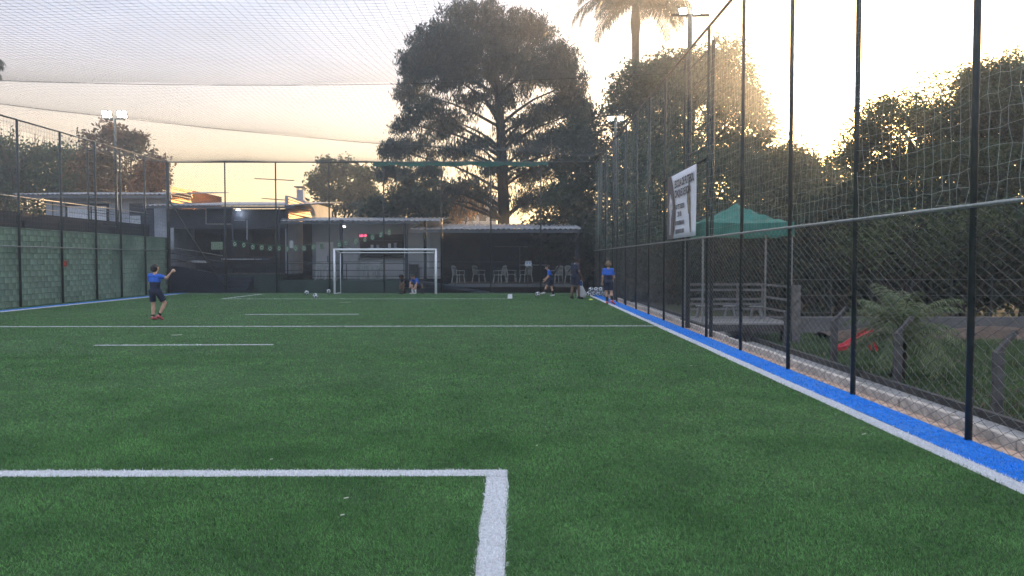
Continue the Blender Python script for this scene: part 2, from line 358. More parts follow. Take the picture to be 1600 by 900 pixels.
def right_fence():
    f = empty('side_fence', 'tall black steel fence with chain link and netting along the blue right border', 'fence', (XR, 6.78, 0))
    def L_(p): return (p[0] - XR, p[1] - 6.78, p[2])
    ys = [2.2, 4.5, 6.78, 9.1, 11.25, 13.6, 16.0, 18.2, 20.5, 22.8, 25.1, 27.4, 29.7, 31.0, 33.4, 35.6]
    place_posts(f, [L_((XR, y, 0)) for y in ys])
    MB().tube([L_((XR, -2, HT)), L_((XR, YB, HT))], .028, 8).build('top_rail', M_black, f, smooth=True)
    MB().tube([L_((XR - .03, -2, HM)), L_((XR - .03, YB, HM))], .018, 8).build('middle_rail', M_grey_steel, f, smooth=True)
    V, F = chain_zigzag((XR, 2.0), (XR, YB), .015, HM, .10, .0028, 1); V -= np.array([XR, 6.78, 0])
    o = link('chain_link', np_mesh('chain_link', V, F, M_wire), f); tag(o, kind='stuff')
    # square-mesh cord net above, hanging loosely
    yy = np.arange(2.0, YB, .15); zz = np.linspace(HM + .03, HT, 29)
    g = np.zeros((len(yy), 29, 3)); g[..., 1] = yy[:, None]; g[..., 2] = zz[None]; g[..., 0] = XR + .02
    t = (zz[None] - HM) / (HT - HM)
    g[..., 0] += .05 * np.sin(yy[:, None] * 1.9) * np.sin(t * math.pi) + rng.normal(0, .008, g.shape[:2])
    g[..., 2] -= .10 * np.abs(np.sin((yy[:, None] - 6.78) / 2.3 * math.pi)) * (1 - t) * t * 2.5
    g[..., 1] += .05 * np.sin(zz[None] * 2.2 + yy[:, None] * .8) * (1 - t) + rng.normal(0, .012, g.shape[:2])
    g[..., 2] += rng.normal(0, .010, g.shape[:2])
    V, F = grid_net(g, .0022); V -= np.array([XR, 6.78, 0])
    o = link('cord_net', np_mesh('cord_net', V, F, M_net), f); tag(o, kind='stuff')
    V, F = knots(g[:95], .0065); V -= np.array([XR, 6.78, 0])
    o = link('net_knots', np_mesh('net_knots', V, F.reshape(-1, 3), M_net), f); tag(o, kind='stuff')
right_fence()

def left_fence():
    O = np.array([XL + .08, 26.5, 0])
    f = empty('side_fence', 'tall black steel fence with square netting in front of the green block wall', 'fence', tuple(O))
    ys = [19.6, 21.9, 24.2, 26.5, 29.0, 31.4, 33.4, 35.6]
    place_posts(f, [(0, y - O[1], 0) for y in ys], r=.042)
    MB().tube([(0, -8, HT), (0, YB - O[1], HT)], .03, 8).build('top_rail', M_black, f, smooth=True)
    MB().tube([(.03, -8, HM), (.03, YB - O[1], HM)], .022, 8).build('middle_rail', M_grey_steel, f, smooth=True)
    yy = np.arange(18, YB, .17); zz = np.linspace(HM + .6, HT, 24)
    g = np.zeros((len(yy), 24, 3)); g[..., 1] = yy[:, None] - O[1]; g[..., 2] = zz[None]; g += rng.normal(0, .01, g.shape)
    V, F = grid_net(g, .0034)
    tag(link('cord_net', np_mesh('cord_net', V, F, M_topnet), f), kind='stuff')
    yy = np.arange(18, YB, .17); zz = np.linspace(.02, HM + .6, 17)
    g = np.zeros((len(yy), 17, 3)); g[..., 1] = yy[:, None] - O[1]; g[..., 2] = zz[None]; g += rng.normal(0, .01, g.shape)
    V, F = grid_net(g, .002)
    tag(link('lower_net', np_mesh('lower_net', V, F, M_topnet), f), kind='stuff')
left_fence()

BPX = [264, 353, 432, 515, 600, 690, 767, 845, 938]
def back_fence():
    O = np.array([X(BPX[0], YB), YB, 0])
    f = empty('back_fence', 'tall black chain link fence behind the far goal', 'fence', tuple(O))
    xs = [X(p, YB) for p in BPX]
    place_posts(f, [(x - O[0], 0, 0) for x in xs[1:-1]], r=.036)
    place_posts(f, [(xs[0] - O[0], 0, 0), (xs[-1] - O[0], 0, 0)], r=.085)
    w = xs[-1] - xs[0]
    MB().tube([(0, 0, HT), (w, 0, HT)], .03, 8).build('top_rail', M_black, f, smooth=True)
    MB().tube([(0, 0, HM - .55), (w, 0, HM - .55)], .015, 8).build('wire_rail', M_black, f, smooth=True)
    MB().tube([(.0, .03, 4.62), (2.72, .03, .15)], .035, 8).build('brace', M_grey_steel if 0 else M_black, f, smooth=True)
    MB().tube([(w, .03, 4.7), (w - 2.75, .03, .15)], .035, 8).build('brace', M_black, f, smooth=True)
    # diamond mesh as two families of diagonal wires
    p = .125; P0 = []; P1 = []
    for sgn in (1, -1):
        for c in np.arange(-HT, w + HT, p):
            # x = c + sgn*(z) ; clip to 0..w
            z0, z1 = 0.02, HT
            xa, xb = (c + z0, c + z1) if sgn == 1 else (c + HT - z0, c + HT - z1)
            d = (xb - xa) / (z1 - z0)
            lo, hi = z0, z1
            for lim, s in ((0, 1), (w, -1)):
                # keep s*(x-lim) >= 0
                fa, fb = s * (xa + d * (lo - z0) - lim), s * (xa + d * (hi - z0) - lim)
                if fa < 0 and fb < 0: lo = hi; break
                if fa < 0: lo = lo + (hi - lo) * (-fa) / (fb - fa)
                elif fb < 0: hi = lo + (hi - lo) * fa / (fa - fb)
            if hi - lo < .05: continue
            ks = np.linspace(lo, hi, 2 + int((hi - lo) / .35))
            for u, v in zip(ks[:-1], ks[1:]):
                P0.append((xa + d * (u - z0), -.04 * sgn * .2, u)); P1.append((xa + d * (v - z0), -.04 * sgn * .2, v))
    V, F = seg_mesh(P0, P1, .0034)
    tag(link('chain_link', np_mesh('chain_link', V, F, M_wire), f), kind='stuff')
    # torn green shade cloth caught along the top rail
    n = 60; xx = np.linspace(10.1, 18.7, n); v = [(x, -.05 + .02 * math.sin(x * 7), HT + .03) for x in xx] + [(x, -.06 + .03 * math.sin(x * 5), HT - .12 - .09 * abs(math.sin(x * 1.7)) - .04 * random.random()) for x in xx]
    MB().add(v, [(i, i + 1, n + i + 1, n + i) for i in range(n - 1)]).build('shade_cloth_strip', mat('green_shade_cloth', (.05, .16, .13), .8, trans=.4), f)
back_fence()

def overhead_net():
    x = np.arange(XL + .1, XR + .01, .15); y = np.arange(7.0, YB + .01, .15)
    gx, gy = np.meshgrid(x, y, indexing='ij')
    u = (gx - XL) / (XR - XL)
    yr = 22.5 + 13.5 * u                      # seam running slantwise to the back
    yr = np.minimum(yr, YB - .01)
    z = np.full_like(gx, HT)
    tr = 4 * u * (1 - u)
    b1 = gy < 20; t1 = (gy - 2) / 18
    z[b1] -= (.62 * 4 * t1 * (1 - t1))[b1]
    b2 = (gy >= 20) & (gy < yr); t2 = np.clip((gy - 20) / np.maximum(yr - 20, .1), 0, 1)
    z[b2] -= (.085 * (yr - 20) ** 1.0 * t2 * (1 - t2))[b2] * 1.0
    b3 = gy >= yr; t3 = np.clip((gy - yr) / np.maximum(YB - yr, .1), 0, 1)
    z[b3] -= (.10 * (YB - yr) * t3 * (1 - t3))[b3]
    z -= .28 * tr * np.clip((YB - gy) / 8, 0, 1)
    z += .03 * np.sin(gx * 1.1 + gy * .6)
    g = np.stack([gx, gy, z], -1)
    V, F = grid_net(g, .0023, step=3)
    # connect on a finer pitch across: grid_net with step skips knots, strings stay 15 cm apart
    o = link('overhead_net', np_mesh('overhead_net', V, F, M_topnet)); tag(o, 'dark cord net stretched over the whole pitch, sagging in bays', 'net')
    cb = MB()
    xs = np.linspace(XL, XR, 24)
    cb.tube([(a, 20, HT - .30 * 4 * ((a - XL) / (XR - XL)) * (1 - (a - XL) / (XR - XL))) for a in xs], .006, 5)
    cb.build('support_cable', M_black, o)
    cb = MB()
    pts = []
    for a in np.linspace(XL, XR - .3, 24):
        uu = (a - XL) / (XR - XL); yy = min(22.5 + 13.5 * uu, YB)
        pts.append((a, yy, HT - .28 * 4 * uu * (1 - uu) * min(1, (YB - yy) / 8)))
    cb.tube(pts, .006, 5); cb.build('support_cable', M_black, o)
overhead_net()

# ------------------------------------------------------------------ floodlight masts
def mast(label, x, y, h, y2, side, face, ls=1.0):
    """tall pole with a second upright, rungs between them and two lit lamps"""
    m = empty('floodlight_mast', label, 'floodlight', (x, y, 0), 0, 'floodlight masts beside the fences')
    dy = y2 - y
    MB().tube([(0, 0, 0), (0, 0, h)], .055, 10).build('pole', M_black, m, smooth=True)
    MB().tube([(0, dy, 0), (0, dy, HT - .25)], .04, 8).build('upright', M_black, m, smooth=True)
    r0 = None
    for k in range(9):
        z = HT - .35 - k * .5
        if z < 2.3: break
        if r0 is None: r0 = MB().tube([(0, 0, 0), (0, dy, 0)], .016, 6).build('rung', M_black, m, (0, 0, z), smooth=True)
        else: link('rung', r0.data, m, (0, 0, z))
    MB().bar((-.45, 0, h), (.45, 0, h), .05, .05).build('crossarm', M_black, m)
    for sx in (-.33, .33):
        a = .55
        hd = MB()
        hd.box(-.19, .19, -.05, .05, -.15, .15); hd.bar((-.21, 0, -.16), (-.21, 0, .02), .02, .03); hd.bar((.21, 0, -.16), (.21, 0, .02), .02, .03); hd.bar((-.21, 0, -.17), (.21, 0, -.17), .03, .02)
        for q in range(5): hd.box(-.16 + q * .07, -.13 + q * .07, .05, .085, -.12, .12)
        o = hd.build('lamp_head', M_black, m, (sx * ls, 0, h + .22 * ls)); o.rotation_euler = (a, 0, face); o.scale = (ls, ls, ls)
        MB().box(-.175, .175, -.056, -.051, -.135, .135).build('lens', M_lamp, o)
mast('floodlight mast with two lit lamps behind the green block wall', XL - .1, 33.4, Z(186, 33.4), 31.2, -1, R(10))
mast('nearer floodlight mast with two lit lamps beside the banner', XR + .12, 18.25, Z(24, 18.25), 16.1, 1, R(-28), .48)
mast('farther floodlight mast with two lit lamps at the right rear corner', XR + .12, 31.2, Z(190, 31.2), 28.4, 1, R(-28), .6)

# ------------------------------------------------------------------ goal
def goal():
    x0, x1, h = X(522, YG), X(681, YG), Z(390, YG); d = .75
    cx = (x0 + x1) / 2; w = (x1 - x0) / 2
    g = empty('football_goal', 'white steel football goal with rear frame at the far end', 'goal', (cx, YG + .06, 0))
    for s in (-1, 1):
        MB().tube([(s * w, 0, 0), (s * w, 0, h + .045)], .05, 12).build('goal_post', M_white_steel, g, smooth=True)
        MB().tube([(s * (w - .12), d, 0), (s * (w - .12), d, h - .12)], .02, 8).build('rear_post', M_white_steel, g, smooth=True)
        MB().tube([(s * w, .03, h - .02), (s * (w - .12), d, h - .14)], .025, 8).build('top_stay', M_white_steel, g, smooth=True)
        MB().tube([(s * w, .03, .03), (s * (w - .12), d, .03)], .025, 8).build('ground_bar', M_white_steel, g, smooth=True)
    MB().tube([(-w - .05, 0, h), (w + .05, 0, h)], .05, 12).build('crossbar', M_white_steel, g, smooth=True)
    MB().tube([(-w + .12, d, h - .14), (w - .12, d, h - .14)], .02, 8).build('rear_bar', M_white_steel, g, smooth=True)
    xx = np.arange(-w + .12, w - .1, .13); zz = np.arange(.03, h - .13, .13)
    P = np.zeros((len(xx), len(zz), 3)); P[..., 0] = xx[:, None]; P[..., 1] = d + .02; P[..., 2] = zz[None]; P += rng.normal(0, .012, P.shape)
    V, F = grid_net(P, .0018); o = link('goal_net', np_mesh('goal_net', V, F, mat('goal_net_cord', (.3, .34, .36), .8)), g); tag(o, kind='stuff')
goal()

# ------------------------------------------------------------------ banner on the right fence
def text_mesh(body, size):
    cu = bpy.data.curves.new('t', 'FONT'); cu.body = body; cu.size = size; cu.align_x = 'CENTER'; cu.align_y = 'CENTER'; cu.resolution_u = 3; cu.offset = size * .035
    ob = bpy.data.objects.new('t', cu); col.objects.link(ob)
    dg = bpy.context.evaluated_depsgraph_get(); me = bpy.data.meshes.new_from_object(ob.evaluated_get(dg))
    bpy.data.objects.remove(ob); bpy.data.curves.remove(cu)
    return me
def banner():
    Yn, Yf, z0, z1 = 16.75, 19.75, 2.14, 3.70
    W, H = Yf - Yn, z1 - z0
    b = empty('banner', 'white football school banner with grey lettering hung on the right fence', 'banner', (XR - .06, Yf, z0))
    # local: u along the banner (0 = far end), v up ; world x = facing the pitch
    def U(u, v, e=0): return (-e, -u, v)
    n, k = 24, 10
    V = []; F = []
    for j in range(k + 1):
        for i in range(n + 1):
            u, v = W * i / n, H * j / k
            V.append(U(u, v, .012 * math.sin(u * 5 + v * 2) * (1 - v / H) ))
    for j in range(k):
        for i in range(n): F.append((j * (n + 1) + i, j * (n + 1) + i + 1, (j + 1) * (n + 1) + i + 1, (j + 1) * (n + 1) + i))
    o = MB().add(V, F).build('cloth', mat('banner_vinyl', (.82, .82, .88), .5, trans=.2, var=.03), b, smooth=True)
    sm = o.modifiers.new('t', 'SOLIDIFY'); sm.thickness = .004
    # dark curved field with pale figure at the far end
    q = 20; v = []
    for i in range(q + 1):
        t = i / q; v.append(U(0.005, H * t, .016)); v.append(U(.95 - .75 * abs(t - .42) ** 1.6 * 1.6, H * t, .016))
    MB().add(v, [(2 * i, 2 * i + 1, 2 * i + 3, 2 * i + 2) for i in range(q)]).build('dark_panel', mat('banner_dark_print', (.11, .095, .105), .5, var=.15), b)
    def outline(pts, nm, m, e):
        MB().add([U(u, vv, e) for u, vv in pts], [tuple(range(len(pts)))]).build(nm, m, b)
    pale = mat('banner_pale_print', (.5, .48, .5), .5, var=.3, scale=9); tan = mat('banner_player_print', (.20, .16, .12), .5, var=.6, scale=5)
    outline([(.30, .1), (.42, .1), (.5, .5), (.66, .75), (.6, .95), (.5, 1.0), (.42, 1.12), (.3, 1.1), (.28, .95), (.2, .8), (.33, .6)], 'pale_figure', pale, .021)
    outline([(2.52, .10), (2.6, .08), (2.58, .4), (2.52, .55), (2.56, .72), (2.50, .9), (2.46, 1.1), (2.44, 1.3), (2.36, 1.3), (2.34, 1.12), (2.22, 1.0), (2.2, .8), (2.26, .7), (2.32, .55), (2.4, .5), (2.44, .3)], 'player_figure', tan, .018)
    grey = mat('banner_lettering', (.05, .045, .06), .6)
    for txt, u, v_, s, wdt in (('ESCOLA DE FUTEBOL', 1.86, 1.30, .25, 2.0), ('CRAQUE DE BOLA', 1.72, 1.06, .25, 1.7), ('FORTE DESDE', 1.42, .74, .15, 1.0), ('2018', 1.42, .56, .16, .42)):
        me = text_mesh(txt, s); t = link('lettering', me, b); me.materials.append(grey)
        xs = [w.co.x for w in me.vertices]; sx = wdt / (max(xs) - min(xs))
        t.matrix_local = Matrix(((0, 0, -1, -.02), (-sx, 0, 0, -u), (0, 1, 0, v_), (0, 0, 0, 1)))
    for v_, u0, u1 in ((.36, .98, 1.85), (.16, .95, 1.9)):
        mb = MB(); u = u0
        while u < u1:
            w = random.uniform(.03, .07); mb.add([U(u, v_ - .05, .019), U(u + w, v_ - .05, .019), U(u + w, v_ + .05, .019), U(u, v_ + .05, .019)], [(0, 1, 2, 3)]); u += w + .025
        mb.build('small_print', grey, b)
    MB().tube([U(-.75, H + .01, -.03), U(W + .75, H + .01, -.03)], .022, 8).build('hanging_rail', M_black, b, smooth=True)
banner()

# ------------------------------------------------------------------ green block wall on the left
def block_wall():
    w = empty('block_wall', 'green painted concrete block wall along the left border', 'wall', (XL, 26, 0))
    mort = mat('green_painted_mortar', (.112, .170, .125), .85, 0, .3, 1.2, bump=.3)
    MB().box(-.16, -.012, -8, 12.05, -.3, 2.70).build('core', mort, w)
    bm_ = mat('green_painted_block', (.175, .245, .180), .85, 0, .35, .8, c2=(.105, .165, .120), bump=.35, objr=.15)
    bl, bh = .40, .20
    def block_mesh(sy, sz, d):
        b = MB(); e = .008
        v = [(-.012, -sy / 2, -sz / 2), (-.012, sy / 2, -sz / 2), (-.012, sy / 2, sz / 2), (-.012, -sy / 2, sz / 2),
             (d, -sy / 2 + e, -sz / 2 + e), (d, sy / 2 - e, -sz / 2 + e), (d, sy / 2 - e, sz / 2 - e), (d, -sy / 2 + e, sz / 2 - e)]
        b.add(v, [(4, 5, 6, 7), (0, 1, 5, 4), (1, 2, 6, 5), (2, 3, 7, 6), (3, 0, 4, 7)]); return b
    me = None; cnt = 0; rest = MB(); rows = []
    for r in range(13):
        for c in range(-20, 31):
            y = c * bl + (bl / 2 if r % 2 else 0) - 2.0 + 2.0
            if y < -7.8 or y > 11.85: continue
            rows.append((abs(y - 2.2), y, .10 + r * (bh + .007)))
    rows.sort()
    for i, (q, y, z) in enumerate(rows):
        dx = random.gauss(0, .0035); 
        if i < 300:
            if me is None: me = block_mesh(bl - .012, bh - .008, .004); o = me.build('block', bm_, w, (dx, y, z)); me = o
            else: link('block', o.data, w, (dx, y, z))
        else:
            b = block_mesh(bl - .012, bh - .008, .004); rest.add([(p[0] + dx, p[1] + y, p[2] + z) for p in b.v], b.f)
    tag(rest.build('blocks', bm_, w), kind='stuff')
    MB().box(-.17, .02, -8, 12.05, 2.70, 2.73).build('coping', bm_, w)
block_wall()

# ------------------------------------------------------------------ corrugated sheet helper
def corrugated(mb, x0, x1, y0, y1, z0, z1, pitch=.26, amp=.03, th=.012):
    n = int((x1 - x0) / pitch * 6); xs = np.linspace(x0, x1, n + 1)
    v = []
    for x in xs:
        zz = amp * math.sin((x - x0) / pitch * 2 * math.pi)
        v += [(x, y0, z0 + zz), (x, y1, z1 + zz), (x, y0, z0 + zz - th), (x, y1, z1 + zz - th)]
    f = []
    for i in range(n):
        a, b = 4 * i, 4 * i + 4
        f += [(a, b, b + 1, a + 1), (a + 2, a + 3, b + 3, b + 2), (a, a + 2, b + 2, b), (a + 1, b + 1, b + 3, a + 3)]
    return mb.add(v, f)

M_sunset_slat = mat('sunset_tinted_aluminium', (.90, .46, .15), .14, .9, .15, 1.5, objr=.3)  # orange of the reflected sunset put into the metal colour
M_sunset_panel = mat('sunset_tinted_panel', (.34, .11, .04), .2, .6, .4, .8)  # orange-brown sunset reflection put into the smooth panel's colour
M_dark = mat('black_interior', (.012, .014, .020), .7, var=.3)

# ------------------------------------------------------------------ raised walkway beside the wall and the house behind it
def walkway():
    xw = -18.6
    w = empty('raised_walkway', 'raised walkway with dark parapet and steel handrail above the green wall', 'walkway', (xw, 30, 0))
    MB().box(-.9, .0, -10, 9.4, -.4, 2.62).build('platform', M_concrete, w)
    MB().box(-.06, .04, -10, 9.4, 2.62, 3.42).build('parapet', mat('black_mesh_panel', (.016, .022, .030), .7, var=.3), w)
    for z, r in ((4.0, .022), (3.86, .015), (3.62, .012)):
        MB().tube([(0, -10, z), (0, 9.4, z)], r, 6).build('handrail', M_black if r < .02 else M_grey_steel, w, smooth=True)
    p = MB().tube([(0, 0, 2.6), (0, 0, 4.0)], .022, 6).build('baluster', M_black, w, (0, -4.2, 0))
    for y in (-2.4, 1.2, 4.4, 6.4, 8.6): link('baluster', p.data, w, (0, y, 0))
walkway()

def house():
    Yf, Yb, x0, x1 = 42, 49.5, -25.4, -18.6
    zr = Z(303, 41.2)
    h = empty('house', 'pale house with corrugated roof and glinting louvres behind the left wall', 'house', (-22, Yf, -.42))
    O = Vector((-22, Yf, -.42))
    def bx(nm, m, a, b, c, d, e, f): return MB().box(a - O.x, b - O.x, c - O.y, d - O.y, e - O.z, f - O.z).build(nm, m, h)
    bx('wall', M_greywall, x0, x1, Yf, Yb, -.42, zr - .12)
    mb = MB(); corrugated(mb, x0 - 1.3 - O.x, x1 + .35 - O.x, 41.2 - O.y, Yb + .4 - O.y, zr - O.z, zr + .85 - O.z); mb.build('roof', M_roof, h, smooth=True)
    bx('fascia', M_fascia, x0 - 1.3, x1 + .35, 41.25, 41.33, zr - .22, zr - .05)
    # white blind in the front window
    w = bx('window', M_dark, X(104, 42), X(172, 42), Yf - .03, Yf - .005, Z(350, 42), Z(318, 42))
    MB().box(X(108, 42) - O.x, X(168, 42) - O.x, -.06, -.032, Z(347, 42) - O.z, Z(322, 42) - O.z).build('blind', mat('white_blind', (.62, .64, .70), .7, var=.05), w)
    MB().box(X(144, 42) - O.x, X(146, 42) - O.x, -.08, -.061, Z(350, 42) - O.z, Z(318, 42) - O.z).build('mullion', M_dark, w)
    d = bx('door', M_slate, X(204, 42), X(242, 42), Yf - .03, Yf - .005, 2.4, Z(318, 42))
    MB().box(X(205, 42) - O.x, X(222, 42) - O.x, -.05, -.031, Z(358, 42) - O.z, Z(337, 42) - O.z).build('pane', mat('pale_pane', (.45, .48, .52), .3), d)
    # side wall with reflected sunset put into its colour: louvre slats then a smooth panel
    zt, zb = zr - .04, zr - .95
    k = 0; z = zb
    while z < zt + .4:
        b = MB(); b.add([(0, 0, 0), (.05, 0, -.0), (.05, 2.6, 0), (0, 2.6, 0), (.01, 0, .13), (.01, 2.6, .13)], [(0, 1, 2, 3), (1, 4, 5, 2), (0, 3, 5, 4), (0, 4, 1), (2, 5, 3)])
        b.build('louvre_slat', M_sunset_slat, h, (x1 - O.x + .0, .02, z - O.z)).rotation_euler = (random.gauss(0, .01), random.gauss(-.05, .09), random.gauss(0, .01)); z += .145
    MB().box(x1 - O.x + .002, x1 - O.x + .03, 2.65, 7.3, zb - O.z, zt + .55 - O.z).build('sunset_brown_panel', M_sunset_panel, h)
house()

# ------------------------------------------------------------------ clubhouse: pavilion (A), kitchen terrace (B), seating shed (C)
def railing(parent, pts, zs, post_z0, m=M_black, r=.018, every=1.6):
    a, b = Vector(pts[0]), Vector(pts[1])
    for z in zs: MB().tube([(a.x, a.y, a.z + z), (b.x, b.y, b.z + z)], r, 6).build('rail', m, parent, smooth=True)
    n = max(1, round((b - a).length / every)); p0 = None
    for i in range(n + 1):
        p = a.lerp(b, i / n)
        if p0 is None: p0 = MB().tube([(0, 0, post_z0), (0, 0, max(zs))], r * 1.2, 6).build('baluster', m, parent, p)
        else: link('baluster', p0.data, parent, p)

def lamp_light(c, parent):
    l = bpy.data.lights.new('lamp_light', 'POINT'); l.energy = 7; l.color = (.86, .92, 1); l.shadow_soft_size = .1
    o = bpy.data.objects.new('lamp_light', l); col.objects.link(o); o.parent = parent; o.location = c - Vector((0, 0, .2))

def pavilion():
    Yf, Yr = 40.6, 50.6; x0, x1 = -18.2, -11.85; zf = .95; zr = Z(321, 39.6)
    O = Vector((-15, Yf, -.42))
    h = empty('pavilion', 'dark slate pavilion with corrugated roof and orange glinting louvres', 'pavilion', O)
    def bx(nm, m, a, b, c, d, e, f, p=None): return MB().box(a - O.x, b - O.x, c - O.y, d - O.y, e - O.z, f - O.z).build(nm, m, p or h)
    bx('platform', M_greenwall, X(352, 39.4), x1, 39.4, Yf + 3.2, -.42, zf - .06)
    # boards of the platform edge
    for k in range(6):
        bx('deck_board', M_wood, X(352, 39.4), x1, 39.38 + k * .16, 39.52 + k * .16, zf - .058, zf)
    bx('back_wall', M_slate, x0, x1 - .16, Yf + 3.2, Yf + 3.4, -.42, zr - .1)
    bx('gable_board', M_slate, x0, x1, Yf - .02, Yf + .1, zr - 1.15, zr - .12)
    bx('side_wall', M_greywall, x1 - .15, x1, Yf + .11, Yr, -.42, zr + .6)
    bx('left_wall', M_greywall, x0, x0 + .15, Yf, Yf + 3.2, -.42, zr - .12)
    # doorway, window and panel outlines on the back wall
    yb = Yf + 3.19
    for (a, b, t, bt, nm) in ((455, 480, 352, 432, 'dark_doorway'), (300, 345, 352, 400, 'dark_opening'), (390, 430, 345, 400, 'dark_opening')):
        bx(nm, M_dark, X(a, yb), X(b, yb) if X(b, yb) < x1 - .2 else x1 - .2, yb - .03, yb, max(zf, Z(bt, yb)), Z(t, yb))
    mb = MB(); corrugated(mb, x0 - .75 - O.x, x1 + .75 - O.x, 39.4 - O.y, Yr + .2 - O.y, zr - O.z, zr + 1.0 - O.z); mb.build('roof', M_roof, h, smooth=True)
    bx('fascia', M_fascia, x0 - .7, x1 + .7, 39.45, 39.53, zr - .16, zr - .05)
    for px in (352, 437, 449):
        MB().tube([(X(px, 39.7) - O.x, 39.7 - O.y, zf - O.z - .3), (X(px, 39.7) - O.x, 39.7 - O.y, zr - O.z - .03)], .045, 8).build('column', M_slate, h, smooth=True)
    MB().tube([(X(364, 39.6) - O.x, 39.6 - O.y, zf - O.z), (X(364, 39.6) - O.x, 39.6 - O.y, zr - O.z - .03)], .04, 8).build('column', M_grey_steel if 0 else M_slate, h, smooth=True)
    # framed dark screen hanging under the eave
    a, b, t, bt = X(323, 39.9), X(364, 39.9), Z(323, 39.9), Z(350, 39.9)
    s = bx('hanging_screen', M_navy, a, b, 39.9, 39.94, bt, t)
    fr = MB()
    for p, q in (((a, 39.89, t), (b, 39.89, t)), ((a, 39.89, bt), (b, 39.89, bt)), ((a, 39.89, t), (a, 39.89, bt)), ((b, 39.89, t), (b, 39.89, bt))):
        fr.bar(Vector(p) - O, Vector(q) - O, .05, .05)
    fr.build('frame', M_grey_steel, s)
    for (p, q) in (((366, 344), (383, 344)), ((386, 344), (386, 375)), ((440, 342), (450, 342))):
        MB().bar(Vector(A(p[0], p[1], 40.2)) - O, Vector(A(q[0], q[1], 40.2)) - O, .05, .05).build('conduit', M_greywall, h)
    # ceiling lamp
    c = Vector(A(372, 327, 40.3)) - O
    MB().tube([c + Vector((0, 0, .02)), c - Vector((0, 0, .06))], [.06, .12], 12).build('ceiling_lamp', mat('lit_ceiling_lamp', (1, 1, 1), .4, emit=(1, .97, .9), estr=3), h, smooth=True); lamp_light(c, h)
    # louvres on the side wall with reflected sunset put into their colour
    zt = zr + .42
    z = Z(346, 40.8)
    while z < zt:
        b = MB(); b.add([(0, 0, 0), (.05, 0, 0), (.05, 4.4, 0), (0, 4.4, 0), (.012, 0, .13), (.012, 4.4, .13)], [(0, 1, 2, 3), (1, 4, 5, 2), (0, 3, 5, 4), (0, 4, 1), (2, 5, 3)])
        b.build('louvre_slat', M_sunset_slat, h, (x1 - O.x + .002, .15, z - O.z)).rotation_euler = (random.gauss(0, .008), random.gauss(-.05, .09), random.gauss(0, .008)); z += .145
    # ramp with handrails on the left side and stairs
    xa, xb = -17.2, X(352, 39.0)
    r = MB(); r.add([(xa - O.x, -1.9, 1.75), (xb - O.x, -1.9, 1.3), (xb - O.x, -1.2, 1.3), (xa - O.x, -1.2, 1.75), (xa - O.x, -1.9, 0), (xb - O.x, -1.9, 0), (xb - O.x, -1.2, 0), (xa - O.x, -1.2, 0)],
          [(0, 1, 2, 3), (0, 4, 5, 1), (1, 5, 6, 2), (2, 6, 7, 3), (3, 7, 4, 0)]); r.build('ramp', M_navy, h)
    for dz in (.35, .65, .95):
        MB().tube([(xa - O.x, -1.92, 1.75 + dz), (xb - O.x, -1.92, 1.3 + dz)], .02, 6).build('rail', M_grey_steel if dz == .95 else M_slate, h, smooth=True)
    for t in (0, .5, 1):
        p = (xa - O.x + (xb - xa) * t, -1.92, 1.75 - .45 * t)
        MB().tube([p, (p[0], p[1], p[2] + .95)], .02, 6).build('baluster', M_slate, h, smooth=True)
    for k in range(4):
        MB().box(xb - O.x + .05, xb - O.x + 1.3, -2.3 + k * .28, -2.0 + k * .28, .42, .6 + k * .2).build('step', M_navy, h)
    railing(h, ((X(353, 39.3) - O.x, 39.3 - O.y, zf - O.z), (X(352, 39.3) - O.x + 3.0, 39.3 - O.y, zf - O.z)), (.25, .5, .75), 0)
    # notice board and small white signs are things of their own
    def sign(nm, lb, p, w, hh, m):
        v = MB().box(-w / 2, w / 2, -.012, .012, -hh / 2, hh / 2).build(nm, m, None, p); return tag(v, lb, 'sign')
    o = sign('notice_board', 'pale green checked notice board hanging inside the dark pavilion', A(339, 384, 40.5), .60, .40, mat('pale_green_board', (.30, .42, .28), .6, var=.25, scale=14))
    g = MB()
    for i in range(5): g.bar((-.27 + i * .13, -.014, -.17), (-.21 + i * .12, -.014, .17), .012, .004)
    for i in range(3): g.bar((-.27, -.014, -.12 + i * .12), (.27, -.014, -.12 + i * .12), .012, .004)
    g.build('grid_lines', mat('board_lines', (.16, .25, .17), .6), o)
    sign('white_sign', 'small white sheet fixed to a post left of the dark doorway', A(455.5, 382, 39.6), .19, .38, mat('white_sheet', (.5, .52, .55), .6, var=.04))
    o = MB().box(-.28, .28, -.05, .05, -.55, .55).add([(-.05, 0, .55), (.05, 0, .55), (0, 0, .72)], [(0, 1, 2)]).build('gas_cabinet', mat('white_cabinet', (.42, .44, .48), .5, var=.06), None, A(263, 373, 38.6)); tag(o, 'narrow white cabinet hung beside the left corner fence post', 'cabinet')
    MB().box(-.24, .24, -.056, -.051, -.50, .48).build('door_panel', MATS['white_cabinet'], o)
pavilion()

